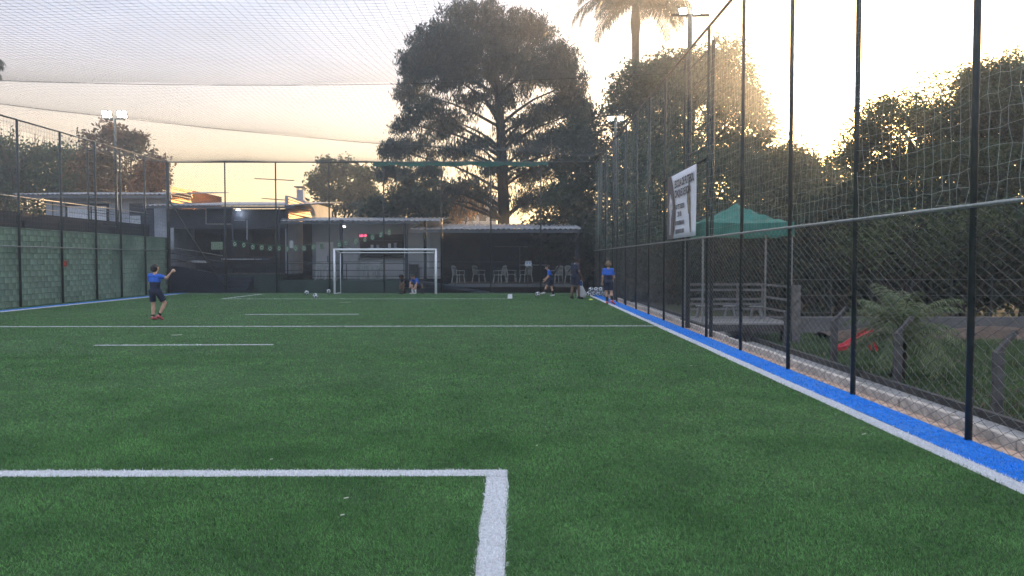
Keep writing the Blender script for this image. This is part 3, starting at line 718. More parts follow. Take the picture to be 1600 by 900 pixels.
def kitchen():
    Yt, Yw = 38.9, 43.0; x0, x1 = -11.7, X(642, 39); zf = .58; zr = Z(345, 39.2)
    O = Vector((-8, Yw, -.42))
    h = empty('kitchen_block', 'grey open kitchen block with serving counter behind the goal', 'building', O)
    def bx(nm, m, a, b, c, d, e, f, p=None, par=None): return MB().box(a - O.x, b - O.x, c - O.y, d - O.y, e - O.z, f - O.z).build(nm, m, par or h)
    bx('terrace', M_greenwall, x0 + .004, x1, Yt, Yw, -.42, zf)
    # walls: grey door bay, white bay with serving opening
    xa, xb, xc, xd = X(488, Yw), X(562, Yw), X(630, Yw), X(648, Yw)
    zt = zr + .25
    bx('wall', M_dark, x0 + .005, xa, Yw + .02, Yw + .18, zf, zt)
    bx('wall', M_greywall, xa, xb, Yw, Yw + .2, zf, zt)
    bx('wall', M_whitewall, xb, xc, Yw, Yw + .2, zf, Z(405, Yw))
    bx('wall', M_greywall, xb, xc, Yw, Yw + .2, Z(376, Yw), zt)
    bx('wall', M_whitewall, xc, xd + 1.4, Yw + .3, Yw + .5, zf, zt)
    d = bx('door', M_whitewall, X(494, Yw), X(521, Yw), Yw - .03, Yw, zf, Z(378, Yw)); bx('handle', M_dark, X(512, Yw), X(513.5, Yw), Yw - .07, Yw - .031, Z(410, Yw), Z(400, Yw), par=d)
    bx('white_dado', mat('white_tiled_dado', (.56, .58, .64), .4, var=.06), X(530, Yw), X(560, Yw), Yw - .02, Yw - .001, zf, Z(398, Yw))
    # serving opening: interior with shelves and things
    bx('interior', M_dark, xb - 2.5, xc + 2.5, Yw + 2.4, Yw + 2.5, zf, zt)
    bx('counter', M_concrete, xb - .05, xc + .05, Yw - .25, Yw + .45, Z(405, Yw) + .002, Z(405, Yw) + .06)
    bx('shelf', M_greywall, xb + .1, xc - .1, Yw + 1.9, Yw + 2.3, 2.3, 2.34)
    for k in range(7):
        xk = xb + .25 + k * .34
        bx('jar', [M_whitewall, M_greywall, M_slate][k % 3], xk, xk + .14, Yw + 2.0, Yw + 2.15, 2.342, 2.342 + random.uniform(.12, .3))
    bx('shutter_box', M_navy, xb - .02, xc + .02, Yw - .06, Yw + .1, Z(376, Yw) + .003, Z(372, Yw) + .22)
    # columns and roof
    for px, y in ((533, 39.1), (635, 39.3), (664, 40)):
        bx('column', M_navy, X(px - 2.2, y), X(px + 2.2, y), y, y + .14, zf, zr + .05)
    mb = MB(); corrugated(mb, x0 - .05 - O.x, X(690, 39.0) - O.x, 39.0 - O.y, Yw + 1 - O.y, zr - O.z, zr + .42 - O.z); mb.build('roof', M_roof, h, smooth=True)
    bx('gutter', M_fascia, x0 - .02, X(655, 39.05), 39.06, 39.16, zr - .15, zr - .05)
    c = Vector(A(537, 353, 40.5)) - O
    MB().tube([c + Vector((0, 0, .02)), c - Vector((0, 0, .06))], [.06, .12], 12).build('ceiling_lamp', MATS['lit_ceiling_lamp'], h, smooth=True); lamp_light(c, h)
    railing(h, ((x0 + .1 - O.x, Yt + .06 - O.y, zf - O.z), (x1 - .05 - O.x, Yt + .06 - O.y, zf - O.z)), (.22, .52, .86), 0, every=2.6)
    # right bay: stove, dark fridge
    bx('stove', M_whitewall, X(638, Yw), X(662, Yw), Yw - .3, Yw + .25, zf, 1.45)
    f = bx('fridge', M_navy, X(640, Yw - .5), X(654, Yw - .5), Yw - .95, Yw - .4, zf, Z(413, Yw - .5)); bx('fridge_handle', M_grey_steel, X(652, Yw - .5), X(652.6, Yw - .5), Yw - .99, Yw - .952, 1.0, 1.2, par=f)
    bx('white_panel', M_whitewall, X(660.5, 41), X(671, 41), 41, 41.06, 1.05, zr - .05)
kitchen()

def scoreboard():
    p = A(567, 368.5, 42.6)
    s = empty('led_scoreboard', 'small black digital clock with glowing red digits on the kitchen wall', 'scoreboard', p)
    MB().box(-.27, .27, 0, .06, -.13, .13).build('case', mat('red_tinted_case', (.10, .008, .02), .4), s)
    me = text_mesh('1:01:40', .19); me.materials.append(mat('lit_red_digits', (1, .1, .2), .5, emit=(1, .08, .22), estr=1.6)); t = link('digits', me, s)
    t.matrix_local = Matrix(((.72, 0, 0, 0), (0, 0, -1, -.006), (0, 1, 0, 0), (0, 0, 0, 1)))
scoreboard()

def shed():
    Yf, Yw = 39.0, 43.6; x0, x1 = X(642, 39) + .06, X(905, 39); zf = .42; zr = Z(358, 39.0)
    O = Vector((-1, Yf, -.42))
    h = empty('seating_shed', 'dark open seating shed with corrugated roof right of the goal', 'shed', O)
    def bx(nm, m, a, b, c, d, e, f, par=None): return MB().box(a - O.x, b - O.x, c - O.y, d - O.y, e - O.z, f - O.z).build(nm, m, par or h)
    n = 0; y = Yf + .1
    while y < Yw - .2:
        bx('floor_board', M_wood, X(700, Yf), x1 - .1, y, y + .185, zf - .045, zf); y += .2; n += 1
    bx('edge_beam', mat('grey_edge_beam', (.12, .13, .145), .7), X(700, Yf), x1 - .1, Yf, Yf + .09, zf - .17, zf - .005)
    for px in (705, 772, 773.5, 829, 893): bx('pile', M_navy, X(px, Yf) - .05, X(px, Yf) + .05, Yf + .12, Yf + .24, -.42, zf - .05)
    bx('back_wall', M_navy, x0, x1, Yw, Yw + .15, -.42, zr + .2)
    bx('side_wall', M_navy, x1 - .12, x1 - .01, Yf + .6, Yw, -.42, zr - .02)
    bx('stained_panel', mat('stained_dark_panel', (.035, .026, .024), .6, var=.7, scale=1.2), X(690, Yw), X(750, Yw), Yw - .03, Yw - .002, zf, zr - .1)
    mb = MB(); corrugated(mb, x0 - .1 - O.x, x1 + .15 - O.x, Yf - .35 - O.y, Yw + .4 - O.y, zr - O.z, zr + .5 - O.z); mb.build('roof', M_roof, h, smooth=True)
    bx('fascia', M_fascia, x0 - .05, x1 + .12, Yf - .28, Yf - .2, zr - .19, zr - .045)
    for px in (690, 768, 845, 902): bx('column', M_navy, X(px, Yf) - .05, X(px, Yf) + .05, Yf + .1, Yf + .2, zf, zr - .02)
    d = bx('door', M_dark, X(815, Yw), X(843, Yw), Yw - .05, Yw - .004, zf, Z(388, Yw))
    fr = MB()
    for a, b in (((812, 386), (846, 386)), ((812, 386), (812, 432)), ((846, 386), (846, 432)), ((772, 385), (846, 385))):
        fr.bar(Vector(A(a[0], a[1], Yw - .1)) - O, Vector(A(b[0], b[1], Yw - .1)) - O, .055, .04)
    fr.build('door_frame', mat('dull_frame', (.11, .12, .14), .6), d)
    railing(h, ((X(655, Yf) - O.x, -.05, zf - O.z), (X(880, Yf) - O.x, -.05, zf - O.z)), (.35, .80), -.1, every=2.0)
    # ramp down to the pitch
    a, b = A(655, 440, 38.75), A(770, 459, 38.75)
    MB().bar(Vector(a) - O, Vector(b) - O, 1.0 - .1, .12, up=(0, 0, 1)).build('ramp', M_slate, h)
    MB().box(X(640, 38.6) - O.x, X(690, 38.6) - O.x, -.25, .05, .0, .62).build('ramp_base', M_navy, h)
    s = MB().box(-.16, .16, -.01, .01, -.12, .12).build('white_sign', mat('white_sign_print', (.62, .66, .72), .5, var=.05), None, A(825.5, 411.5, 38.7)); tag(s, 'small white sign with two blue circles on the shed railing', 'sign')
    for sx in (-.07, .07):
        MB().tube([(sx, -.011, 0), (sx, -.016, 0)], .05, 14).build('printed_circle', mat('blue_print', (.25, .36, .5), .5), s)
shed()

# ------------------------------------------------------------------ bunting of green flags
def bunting():
    for lab, pts, ends in (('green flag bunting strung across the dark pavilion', [(367, 381), (381, 383), (395, 386), (409, 387), (422, 388), (436, 388), (449, 389), (462, 388), (475, 388), (490, 386), (503, 385)], ((361, 376), (521, 377))),
                     ('green flag bunting rising past the red clock above the goal', [(530, 382), (541, 380), (556, 377.5), (570, 374), (582, 371), (595, 367), (608, 363.5)], ((521, 379), (622, 356)))):
        Y = 38.75; base = Vector(A(ends[0][0], ends[0][1], Y))
        b = empty('flag_bunting', lab, 'bunting', base)
        xs = [ends[0]] + [(p[0], p[1] - 5) for p in pts] + [ends[1]]
        MB().tube([Vector(A(p[0], p[1], Y)) - base for p in xs], .006, 5).build('string', mat('bunting_string', (.12, .35, .22), .7), b)
        fl = dm = cc = None
        for px, py in pts:
            c = Vector(A(px, py, Y)) - base
            if fl is None:
                fl = MB().box(-.105, .105, -.003, .003, -.13, .13).build('flag', mat('flag_green', (.03, .20, .12), .7, trans=.2), b, c)
                dm = MB().add([(-.085, -.006, 0), (0, -.006, -.11), (.085, -.006, 0), (0, -.006, .11)], [(0, 1, 2, 3)]).build('diamond', mat('flag_yellow', (.55, .62, .35), .7), fl)
                cc = MB().add([(.05 * math.cos(t * math.pi / 6), -.009, .05 * math.sin(t * math.pi / 6)) for t in range(12)], [tuple(range(12))]).build('disc', mat('flag_blue', (.03, .07, .20), .7), fl)
                o = fl
            else:
                o = link('flag', fl.data, b, c); link('diamond', dm.data, o); link('disc', cc.data, o)
            o.rotation_euler = (random.uniform(-.1, .1), random.uniform(-.15, .15), random.uniform(-.7, .7))
bunting()

def ping_pong():
    p = Vector((X(385, 40.2), 40.2, .95))
    t = empty('table_tennis_table', 'blue table tennis table on the pavilion platform', 'table', p)
    w = 1.02
    MB().box(-w, w, -.7, .7, .70, .74).build('table_top', mat('blue_table', (.05, .14, .36), .4), t)
    MB().box(-w - .02, w + .02, -.72, -.701, .705, .745).build('edge_strip', mat('white_edge', (.6, .64, .68), .5), t)
    l = None
    for sx in (-.85, .85):
        for sy in (-.55, .55):
            if l is None: l = MB().box(-.025, .025, -.025, .025, 0, .7).build('leg', M_slate, t, (sx, sy, 0))
            else: link('leg', l.data, t, (sx, sy, 0))
ping_pong()

# ------------------------------------------------------------------ plastic chairs and tables
def make_chair():
    c = empty('plastic_chair', 'x', 'chair')
    s = MB(); s.add([(-.22, -.22, .42), (.22, -.22, .42), (.20, .2, .41), (-.20, .2, .41), (-.22, -.22, .445), (.22, -.22, .445), (.20, .2, .435), (-.20, .2, .435)], [(0, 3, 2, 1), (4, 5, 6, 7), (0, 1, 5, 4), (1, 2, 6, 5), (2, 3, 7, 6), (3, 0, 4, 7)]).build('seat', M_plastic, c)
    b = MB()
    for sx in (-.2, .2): b.bar((sx, .2, .43), (sx * .95, .30, .86), .045, .03)
    b.tube([(-.19, .30, .84), (-.1, .315, .90), (.1, .315, .90), (.19, .30, .84)], .022, 6)
    for k in range(5): b.bar((-.12 + k * .06, .21, .45), (-.12 + k * .06, .305, .88), .028, .012)
    b.build('backrest', M_plastic, c)
    for sx in (-1, 1):
        MB().tube([(sx * .23, -.22, .43), (sx * .26, -.22, .64), (sx * .26, .05, .65), (sx * .2, .25, .66)], [.02, .022, .022, .016], 6).build('armrest', M_plastic, c)
        for sy in (-1, 1):
            MB().bar((sx * .21, sy * .2, .43), (sx * .26, sy * .25, 0), .05, .04).build('leg', M_plastic, c)
    return c
CH0 = make_chair(); CH_USED = [False]
def place_chair(p, rz, label, group, flip=False):
    o = CH0 if not CH_USED[0] else copy_tree(CH0)
    CH_USED[0] = True
    o.location = p; o.rotation_euler = (math.pi if flip else 0, 0, rz); o['label'] = label; o['group'] = group
    return o
def make_table(p, w, d, h, label, m, mt):
    t = empty('plastic_table', label, 'table', p, 0, 'tables by the clubhouse')
    MB().box(-w / 2, w / 2, -d / 2, d / 2, h - .035, h).build('table_top', mt, t)
    l = None
    for sx in (-1, 1):
        for sy in (-1, 1):
            q = (sx * (w / 2 - .06), sy * (d / 2 - .06), 0)
            if l is None: l = MB().bar((0, 0, 0), (0, 0, h - .036), .05, .05).build('leg', m, t, q)
            else: link('leg', l.data, t, q)
def furniture():
    zb = .58
    g1 = 'white chairs on the kitchen terrace'
    for px, rz, lb in ((500, .3, 'white plastic chair left of the goal, nearest the dark doorway'), (516, -.2, 'white plastic chair just left of the goal post on the terrace'),
                       (566, .8, 'white plastic chair at the left of the group seen through the goal'), (578, 2.9, 'white plastic chair in the middle of the group seen through the goal'), (592, -.6, 'white plastic chair at the right of the group seen through the goal')):
        place_chair((X(px, 40.6 + .4 * math.sin(px)), 40.6 + .4 * math.sin(px), zb), rz, lb, g1)
    make_table((X(508, 41.6), 41.6, zb), .75, .75, .74, 'white plastic table behind the chairs left of the goal', M_plastic, M_plastic)
    make_table((X(582, 41.8), 41.8, zb), .8, .75, .74, 'white plastic table behind the chairs seen through the goal', M_plastic, M_plastic)
    zs = .42; g2 = 'chairs in the dark seating shed'
    for i, (px, y, rz, lb) in enumerate(((716, 40.4, 2.2, 'leftmost white plastic chair in the dark shed'), (748, 41.6, .9, 'white plastic chair left of the shed column'),
                      (781, 40.2, 4.2, 'white plastic chair just right of the shed column'), (799, 41.9, 1.7, 'white plastic chair before the shed door frame'),
                      (822, 41.0, -.6, 'white plastic chair under the small white sign'), (870, 40.0, 3.6, 'white plastic chair behind the boy with the ball'), (893, 40.0, 2.4, 'rightmost white plastic chair behind the man with the bag'))):
        place_chair((X(px, y), y, zs), rz, lb, g2)
    grey = mat('grey_table_top', (.34, .35, .35), .5)
    make_table((X(832, 41.8), 41.8, zs), 1.4, .8, .95, 'long pale table by the shed door', M_slate, grey)
    make_table((X(738, 42.2), 42.2, zs), .8, .8, .74, 'dark square table on the left side of the shed', M_slate, M_slate)
furniture()

# ------------------------------------------------------------------ strip, kerb, path and low posts right of the fence
def right_side():
    o = MB().box(XR + .035, 4.24, -4, YB, -.6, -.004).build('earth_strip', mat('pale_earth', (.56, .39, .29), .95, 0, .3, 7, bump=.5)); tag(o, kind='structure')
    # kerb of single concrete stones
    k = empty('concrete_kerb', 'low concrete kerb with pale top just outside the right fence', 'kerb', (4.28, 6, 0))
    km = mat('kerb_stone', (.50, .44, .38), .9, 0, .3, 9, bump=.5, objr=.15); s0 = None
    y = -5.0
    while y < 31.5:
        if s0 is None: s0 = MB().box(-.04, .04, -.485, .485, -.5, .095).build('kerb_stone', km, k, (0, y, 0), bevel=.012)
        else:
            o = link('kerb_stone', s0.data, k, (random.gauss(0, .006), y, random.gauss(0, .006))); o.rotation_euler.z = random.gauss(0, .006)
            b = o.modifiers.new('bevel', 'BEVEL'); b.width = .012; b.segments = 2
        y += .985
    p = MB().box(4.33, 5.9, -4, YB, -.6, -.38).build('path', M_concrete); tag(p, kind='structure')
    e = MB().box(5.9, 5.99, -4, 36, -.55, -.28).build('path_edging', mat('dark_edging', (.05, .048, .045), .9, bump=.3)); tag(e, kind='structure')
    # low posts with slanted arms
    lab = {6.9: 'short dark concrete post with slanted arm at the picture edge', 9.6: 'short concrete post with slanted arm just right of the big fence post', 12.1: 'short concrete post with slanted arm in front of the small palm', 14.5: 'short concrete post with slanted arm beside the red slide', 17.0: 'short concrete post with slanted arm nearest the deck'}
    cm = mat('weathered_concrete_post', (.075, .072, .07), .9, 0, .35, 6, bump=.4)
    for y, lb in lab.items():
        b = empty('concrete_post', lb, 'post', (6.1, y, -.42), 0, 'low concrete posts beyond the right fence')
        MB().box(-.055, .055, -.055, .055, 0, .88).build('shaft', cm, b, bevel=.015)
        MB().bar((-.03, 0, .85), (.24, .03, 1.13), .075, .055).build('arm', cm, b, bevel=.01)
    # thin posts of a far wire fence and low wall across the garden
    w = MB().box(6.5, 34, 21.3, 21.6, -.45, .02).build('garden_wall', mat('grey_garden_wall', (.12, .115, .115), .9, 0, .25, 2, bump=.3)); tag(w, 'low grey wall across the garden beyond the fence', 'wall')
    wf = empty('wire_fence', 'thin wire fence standing behind the low grey garden wall', 'fence', (8, 22, -.4))
    p0 = None
    for i in range(14):
        if p0 is None: p0 = MB().tube([(0, 0, 0), (0, 0, 1.5)], .03, 6).build('post', M_black, wf, (0, 0, 0))
        else: link('post', p0.data, wf, (i * 1.15, 0, 0))
    for z in (.5, 1.0, 1.45): MB().tube([(0, 0, z), (15, 0, z)], .006, 4).build('wire', M_wire, wf)
    # bare earth bank
    xs = np.linspace(8, 30, 50); v = []
    for j, (dy, dz) in enumerate(((0, -.02), (.5, .16), (1.1, .22), (1.8, -.02))):
        v += [(x, 19 + dy + .3 * math.sin(x * .7), -.43 + dz * (1 + .3 * math.sin(x * 2.1)) + .02) for x in xs]
    f = [(j * 50 + i, j * 50 + i + 1, (j + 1) * 50 + i + 1, (j + 1) * 50 + i) for j in range(3) for i in range(49)]
    b = MB().add(v, f).build('earth_bank', mat('brown_earth', (.095, .062, .045), .95, 0, .35, 4, bump=.6), smooth=True); tag(b, kind='structure')
    # garden grass
    n = 60000; gx = rng.uniform(6.05, 22, n); gy = rng.uniform(6, 21, n); L = rng.uniform(.05, .13, n); a = rng.uniform(0, 6.28, n); l = rng.uniform(0, .8, n); W = .012
    V = np.empty((n, 3, 3)); V[:, 0] = np.stack([gx - W, gy, np.full(n, -.42)], -1); V[:, 1] = np.stack([gx + W, gy + .004, np.full(n, -.42)], -1)
    V[:, 2] = np.stack([gx + np.cos(a) * np.sin(l) * L, gy + np.sin(a) * np.sin(l) * L, -.42 + np.cos(l) * L], -1)
    o = link('garden_grass', np_mesh('garden_grass', V.reshape(-1, 3), np.arange(3 * n).reshape(n, 3), mat('garden_grass_blade', (.055, .105, .035), .6, var=.3, scale=.8, island=.4, trans=.3))); tag(o, 'rough green grass in the garden beyond the fence', 'grass', kind='stuff')
right_side()

def deck():
    Y0, Y1, x0, x1, zt = 18.6, 20.9, 4.62, 6.85, .08
    d = empty('wooden_deck', 'raised wooden deck with railing under the green canopy', 'deck', (x0, Y0, -.42))
    O = Vector((x0, Y0, -.42))
    def bx(nm, m, a, b, c, e, f, g): return MB().box(a - O.x, b - O.x, c - O.y, e - O.y, f - O.z, g - O.z).build(nm, m, d)
    gm = mat('grey_deck_board', (.24, .225, .215), .8, 0, .3, 5, bump=.2, objr=.15, stretch=(1, 10, 10))
    n = 16; w = (Y1 - Y0) / n
    for i in range(n): bx('plank', gm, x0, x1, Y0 + i * w, Y0 + i * w + w - .012, zt - .035, zt)
    dk = mat('dark_deck_timber', (.05, .045, .042), .8, var=.3, bump=.2)
    bx('front_beam', dk, x0 - .02, x1 + .02, Y0 - .03, Y0 + .02, zt - .2, zt - .036); bx('side_beam', dk, x0 - .03, x0 + .02, Y0 + .021, Y1, zt - .2, zt - .036)
    for a, b in ((x0 + .15, Y0 + .1), (x0 + 1.15, Y0 + .15), (x1 - .2, Y0 + .1), (x0 + .15, Y1 - .2), (x1 - .2, Y1 - .2)): bx('leg', dk, a - .07, a + .07, b - .07, b + .07, -.42, zt - .04)
    bx('corner_post', mat('grey_timber_post', (.12, .115, .11), .85, var=.3, bump=.3), x1 - .1, x1 + .1, Y0 - .15, Y0 + .05, -.42, 1.0)
    rm = mat('grey_rail_board', (.17, .165, .165), .7, var=.2)
    for z in (.95, .80, .55, .42, .28): bx('rail_board', rm, x0 + .05, x1, Y1 - .06, Y1 - .02, z - .03, z + .03)
    for z in (.95, .62, .32): bx('side_rail', rm, x1 - .04, x1, Y0 + .1, Y1 - .07, z - .025, z + .025)
    for a in (x0 + .05, x0 + .75, x0 + 1.5, x1 - .05): bx('rail_post', rm, a, a + .05, Y1 - .019, Y1 + .03, zt, .98)
    sm = mat('dull_white_plastic', (.20, .20, .20), .6)
    for q, lb in (((5.05, 20.35), 'low pale plastic stool on the left side of the wooden deck'), ((5.75, 20.25), 'low pale plastic stool in the middle of the wooden deck'), ((6.4, 20.1), 'low pale plastic stool on the right side of the wooden deck')):
        st = empty('plastic_stool', lb, 'stool', (q[0], q[1], zt), random.uniform(0, 1), 'pale stools on the wooden deck')
        MB().tube([(0, 0, .30), (0, 0, .315), (0, 0, .33)], [.17, .19, .17], 12).build('seat', sm, st, smooth=True)
        for k in range(4): MB().bar((.11 * math.cos(k * 1.571), .11 * math.sin(k * 1.571), .305), (.2 * math.cos(k * 1.571), .2 * math.sin(k * 1.571), 0), .045, .03).build('leg', sm, st)
    # canopy
    c = empty('canopy_tent', 'green pop-up canopy tent standing on the wooden deck', 'canopy', (x0 + 1.1, 19.65, zt))
    hw, hd = 1.12, 1.0; e = 2.12; ev = 2.46; pk = 2.98
    cm = mat('green_canopy_cloth', (.050, .235, .190), .75, var=.2, scale=3, trans=.4, bump=.15)
    l0 = None
    for sx in (-1, 1):
        for sy in (-1, 1):
            if l0 is None: l0 = MB().box(-.02, .02, -.02, .02, 0, e + .2).build('leg', M_grey_steel, c, (sx * (hw - .04), sy * (hd - .04), 0))
            else: link('leg', l0.data, c, (sx * (hw - .04), sy * (hd - .04), 0))
    # concave pyramid roof with folds
    n = 8
    def pt(i, j):
        u, v = -1 + 2 * i / n, -1 + 2 * j / n; r = max(abs(u), abs(v)); t = 1 - r
        z = ev + (pk - ev) * (t ** 1.35) - .04 * math.cos((abs(u) if abs(v) > abs(u) else abs(v)) / max(r, .01) * math.pi / 2) * r
        return (u * hw, v * hd, z)
    v = [pt(i, j) for j in range(n + 1) for i in range(n + 1)]
    MB().add(v, [(j * (n + 1) + i, j * (n + 1) + i + 1, (j + 1) * (n + 1) + i + 1, (j + 1) * (n + 1) + i) for j in range(n) for i in range(n)]).build('roof_cloth', cm, c)
    q = MB(); per = [pt(i, 0) for i in range(n)] + [pt(n, j) for j in range(n)] + [pt(n - i, n) for i in range(n)] + [pt(0, n - j) for j in range(n)]
    vv = list(per) + [(p[0] * 1.01, p[1] * 1.01, e + .02 * math.sin(k * 1.3)) for k, p in enumerate(per)]; m = len(per)
    q.add(vv, [(k, (k + 1) % m, m + (k + 1) % m, m + k) for k in range(m)]).build('valance', cm, c)
    # red slide
    s = empty('garden_slide', 'red plastic slide leaning in the garden beyond the fence', 'slide', (7.15, 17, -.42))
    rmx = mat('red_plastic', (.50, .018, .035), .4, var=.1)
    prof = [(-.18, .10), (-.16, 0), (.16, 0), (.18, .10), (.15, .10), (.13, .03), (-.13, .03), (-.15, .10)]
    pts = [(-.0, .02), (.25, .06), (.5, .22), (.78, .42)]; v = []
    for a, z in pts: v += [(a, p, z + r) for p, r in prof]
    mb = MB(); f = [(i * 8 + k, i * 8 + (k + 1) % 8, (i + 1) * 8 + (k + 1) % 8, (i + 1) * 8 + k) for i in range(3) for k in range(8)]
    mb.add(v, f).build('chute', rmx, s)
    for sy in (-.14, .14): MB().bar((.74, sy, .42), (.9, sy, 0), .05, .05).build('support', rmx, s)
deck()

# ------------------------------------------------------------------ footballs
def ball_mesh():
    import bmesh
    bm = bmesh.new(); bmesh.ops.create_icosphere(bm, subdivisions=3, radius=.11)
    ph = (1 + 5 ** .5) / 2; ic = [Vector(v).normalized() for v in [(0, 1, ph), (0, -1, ph), (0, 1, -ph), (0, -1, -ph), (1, ph, 0), (-1, ph, 0), (1, -ph, 0), (-1, -ph, 0), (ph, 0, 1), (-ph, 0, 1), (ph, 0, -1), (-ph, 0, -1)]]
    for f in bm.faces:
        f.smooth = True; c = f.calc_center_median().normalized(); f.material_index = 1 if max(c.dot(i) for i in ic) > .925 else 0
    me = bpy.data.meshes.new('football'); bm.to_mesh(me); bm.free()
    me.materials.append(mat('ball_white', (.62, .64, .66), .4, var=.04)); me.materials.append(mat('ball_black', (.02, .022, .028), .4)); return me
BALL = ball_mesh()
def football(p, label):
    o = link('football', BALL, None, p); o.rotation_euler = (random.uniform(0, 3), random.uniform(0, 3), random.uniform(0, 3)); return tag(o, label, 'ball', 'footballs on the pitch')
def GP(px, py): d = ray(px, py); s = HC / -d[2]; return (d[0] * s, d[1] * s)
for px, py, lb in ((479, 461.2, 'black and white football farther left of the goal, on the goal line'), (493, 466.6, 'black and white football nearer the camera, just left of the goal'), (840, 463.5, 'white football at the feet of the kicking boy')):
    g = GP(px, py); football((g[0], g[1], .112), lb)
football((X(513, 37.0), 37.0, .112), 'football half hidden behind the left goal post')
pile = [((0, 0, .112), 'leftmost football of the heap in the corner'), ((.24, .05, .112), 'second football from the left in the corner heap'), ((.46, -.05, .112), 'middle football on the ground in the corner heap'), ((.69, .04, .112), 'rightmost football of the corner heap'), ((.13, .03, .30), 'upper left football resting on the corner heap'), ((.36, .0, .30), 'upper middle football resting on the corner heap'), ((.58, .0, .30), 'upper right football resting on the corner heap')]
for q, lb in pile: football((X(921, 34.2) - .02 + q[0] * .95, 34.4 + q[1], q[2]), lb)
c = MB().tube([(0, 0, 0), (0, 0, .012), (0, 0, .05)], [.1, .095, .03], 14).build('training_cone', mat('lime_plastic', (.55, .62, .10), .5), None, GP(923, 469) + (.008,), smooth=True); tag(c, 'flat lime training cone beside the right touchline', 'cone')

# ------------------------------------------------------------------ people: one continuous surface from blended limbs
def surface(caps, k=.014, vox=.010):
    P = np.array([c[0] for c in caps] + [c[1] for c in caps]); rm = max(max(c[2], c[3]) for c in caps) + 5 * k
    lo = P.min(0) - rm; hi = P.max(0) + rm; n = np.ceil((hi - lo) / vox).astype(int) + 1
    acc = np.zeros(n)
    ax = [lo[i] + np.arange(n[i]) * vox for i in range(3)]
    for c in caps:
        a, b, ra, rb = np.array(c[0], float), np.array(c[1], float), c[2], c[3]; flat = len(c) > 4 and c[4]
        m = max(ra, rb) + 5 * k
        l = np.minimum(a, b) - m; h = np.maximum(a, b) + m
        i0 = np.clip(((l - lo) / vox).astype(int), 0, n); i1 = np.clip(((h - lo) / vox).astype(int) + 2, 0, n)
        gx, gy, gz = np.meshgrid(ax[0][i0[0]:i1[0]], ax[1][i0[1]:i1[1]], ax[2][i0[2]:i1[2]], indexing='ij')
        d = b - a; L2 = max(d @ d, 1e-9)
        t = ((gx - a[0]) * d[0] + (gy - a[1]) * d[1] + (gz - a[2]) * d[2]) / L2; tc = np.clip(t, 0, 1)
        dist = np.sqrt((gx - a[0] - tc * d[0]) ** 2 + (gy - a[1] - tc * d[1]) ** 2 + (gz - a[2] - tc * d[2]) ** 2) - (ra + (rb - ra) * tc)
        if flat: dist = np.maximum(dist, (t - 1) * math.sqrt(L2))
        acc[i0[0]:i1[0], i0[1]:i1[1], i0[2]:i1[2]] += np.exp(np.clip(-dist / k, -60, 40))
    D = -k * np.log(acc + 1e-26)
    # surface nets
    ins = D < 0
    cell = np.zeros(n - 1, int); s = np.zeros(tuple(n - 1) + (3,)); cnt = np.zeros(n - 1)
    corners = [(i, j, l) for i in (0, 1) for j in (0, 1) for l in (0, 1)]
    def sub(Z, o): return Z[o[0]:n[0] - 1 + o[0], o[1]:n[1] - 1 + o[1], o[2]:n[2] - 1 + o[2]]
    for c0 in corners:
        for axs in range(3):
            if c0[axs]: continue
            c1 = list(c0); c1[axs] = 1
            d0, d1 = sub(D, c0), sub(D, c1); cr = (d0 < 0) != (d1 < 0)
            t = np.where(cr, d0 / np.where(cr, d0 - d1, 1), 0)
            for q in range(3): s[..., q] += np.where(cr, c0[q] + (t if q == axs else 0), 0)
            cnt += cr
    act = cnt > 0; idx = -np.ones(act.shape, int); idx[act] = np.arange(act.sum())
    w = np.argwhere(act); V = lo + (w + s[act] / cnt[act][:, None]) * vox
    F = []
    for axs in range(3):
        u, v = (axs + 1) % 3, (axs + 2) % 3
        sl0 = [slice(1, -1)] * 3; sl1 = [slice(1, -1)] * 3; sl0[axs] = slice(0, -1); sl1[axs] = slice(1, None)
        a, b = ins[tuple(sl0)], ins[tuple(sl1)]
        e = np.argwhere(a != b); off = np.array([1, 1, 1]); off[axs] = 0; e = e + off
        fl = ins[e[:, 0], e[:, 1], e[:, 2]]
        def cid(du, dv):
            q = e.copy(); q[:, u] -= du; q[:, v] -= dv; return idx[q[:, 0], q[:, 1], q[:, 2]]
        f = np.stack([cid(0, 0), cid(1, 0), cid(1, 1), cid(0, 1)], -1); f[~fl] = f[~fl][:, ::-1]; F.append(f)
    F = np.concatenate(F); F = F[(F >= 0).all(1)]
    return V, F
def stand(h):
    d = dict(pelvis=(0, 0, .53), chest=(0, .0, .70), neck=(0, -.005, .825), head=(0, .012, .915))
    for s, sg in (('L', -1), ('R', 1)):
        d.update({'sh' + s: (sg * .088, 0, .795), 'el' + s: (sg * .118, -.01, .63), 'wr' + s: (sg * .128, .03, .48), 'hip' + s: (sg * .052, 0, .51), 'kn' + s: (sg * .06, .012, .28), 'an' + s: (sg * .06, -.005, .045), 'toe' + s: (sg * .07, .095, .018)})
    return {k: Vector(v) * h for k, v in d.items()}
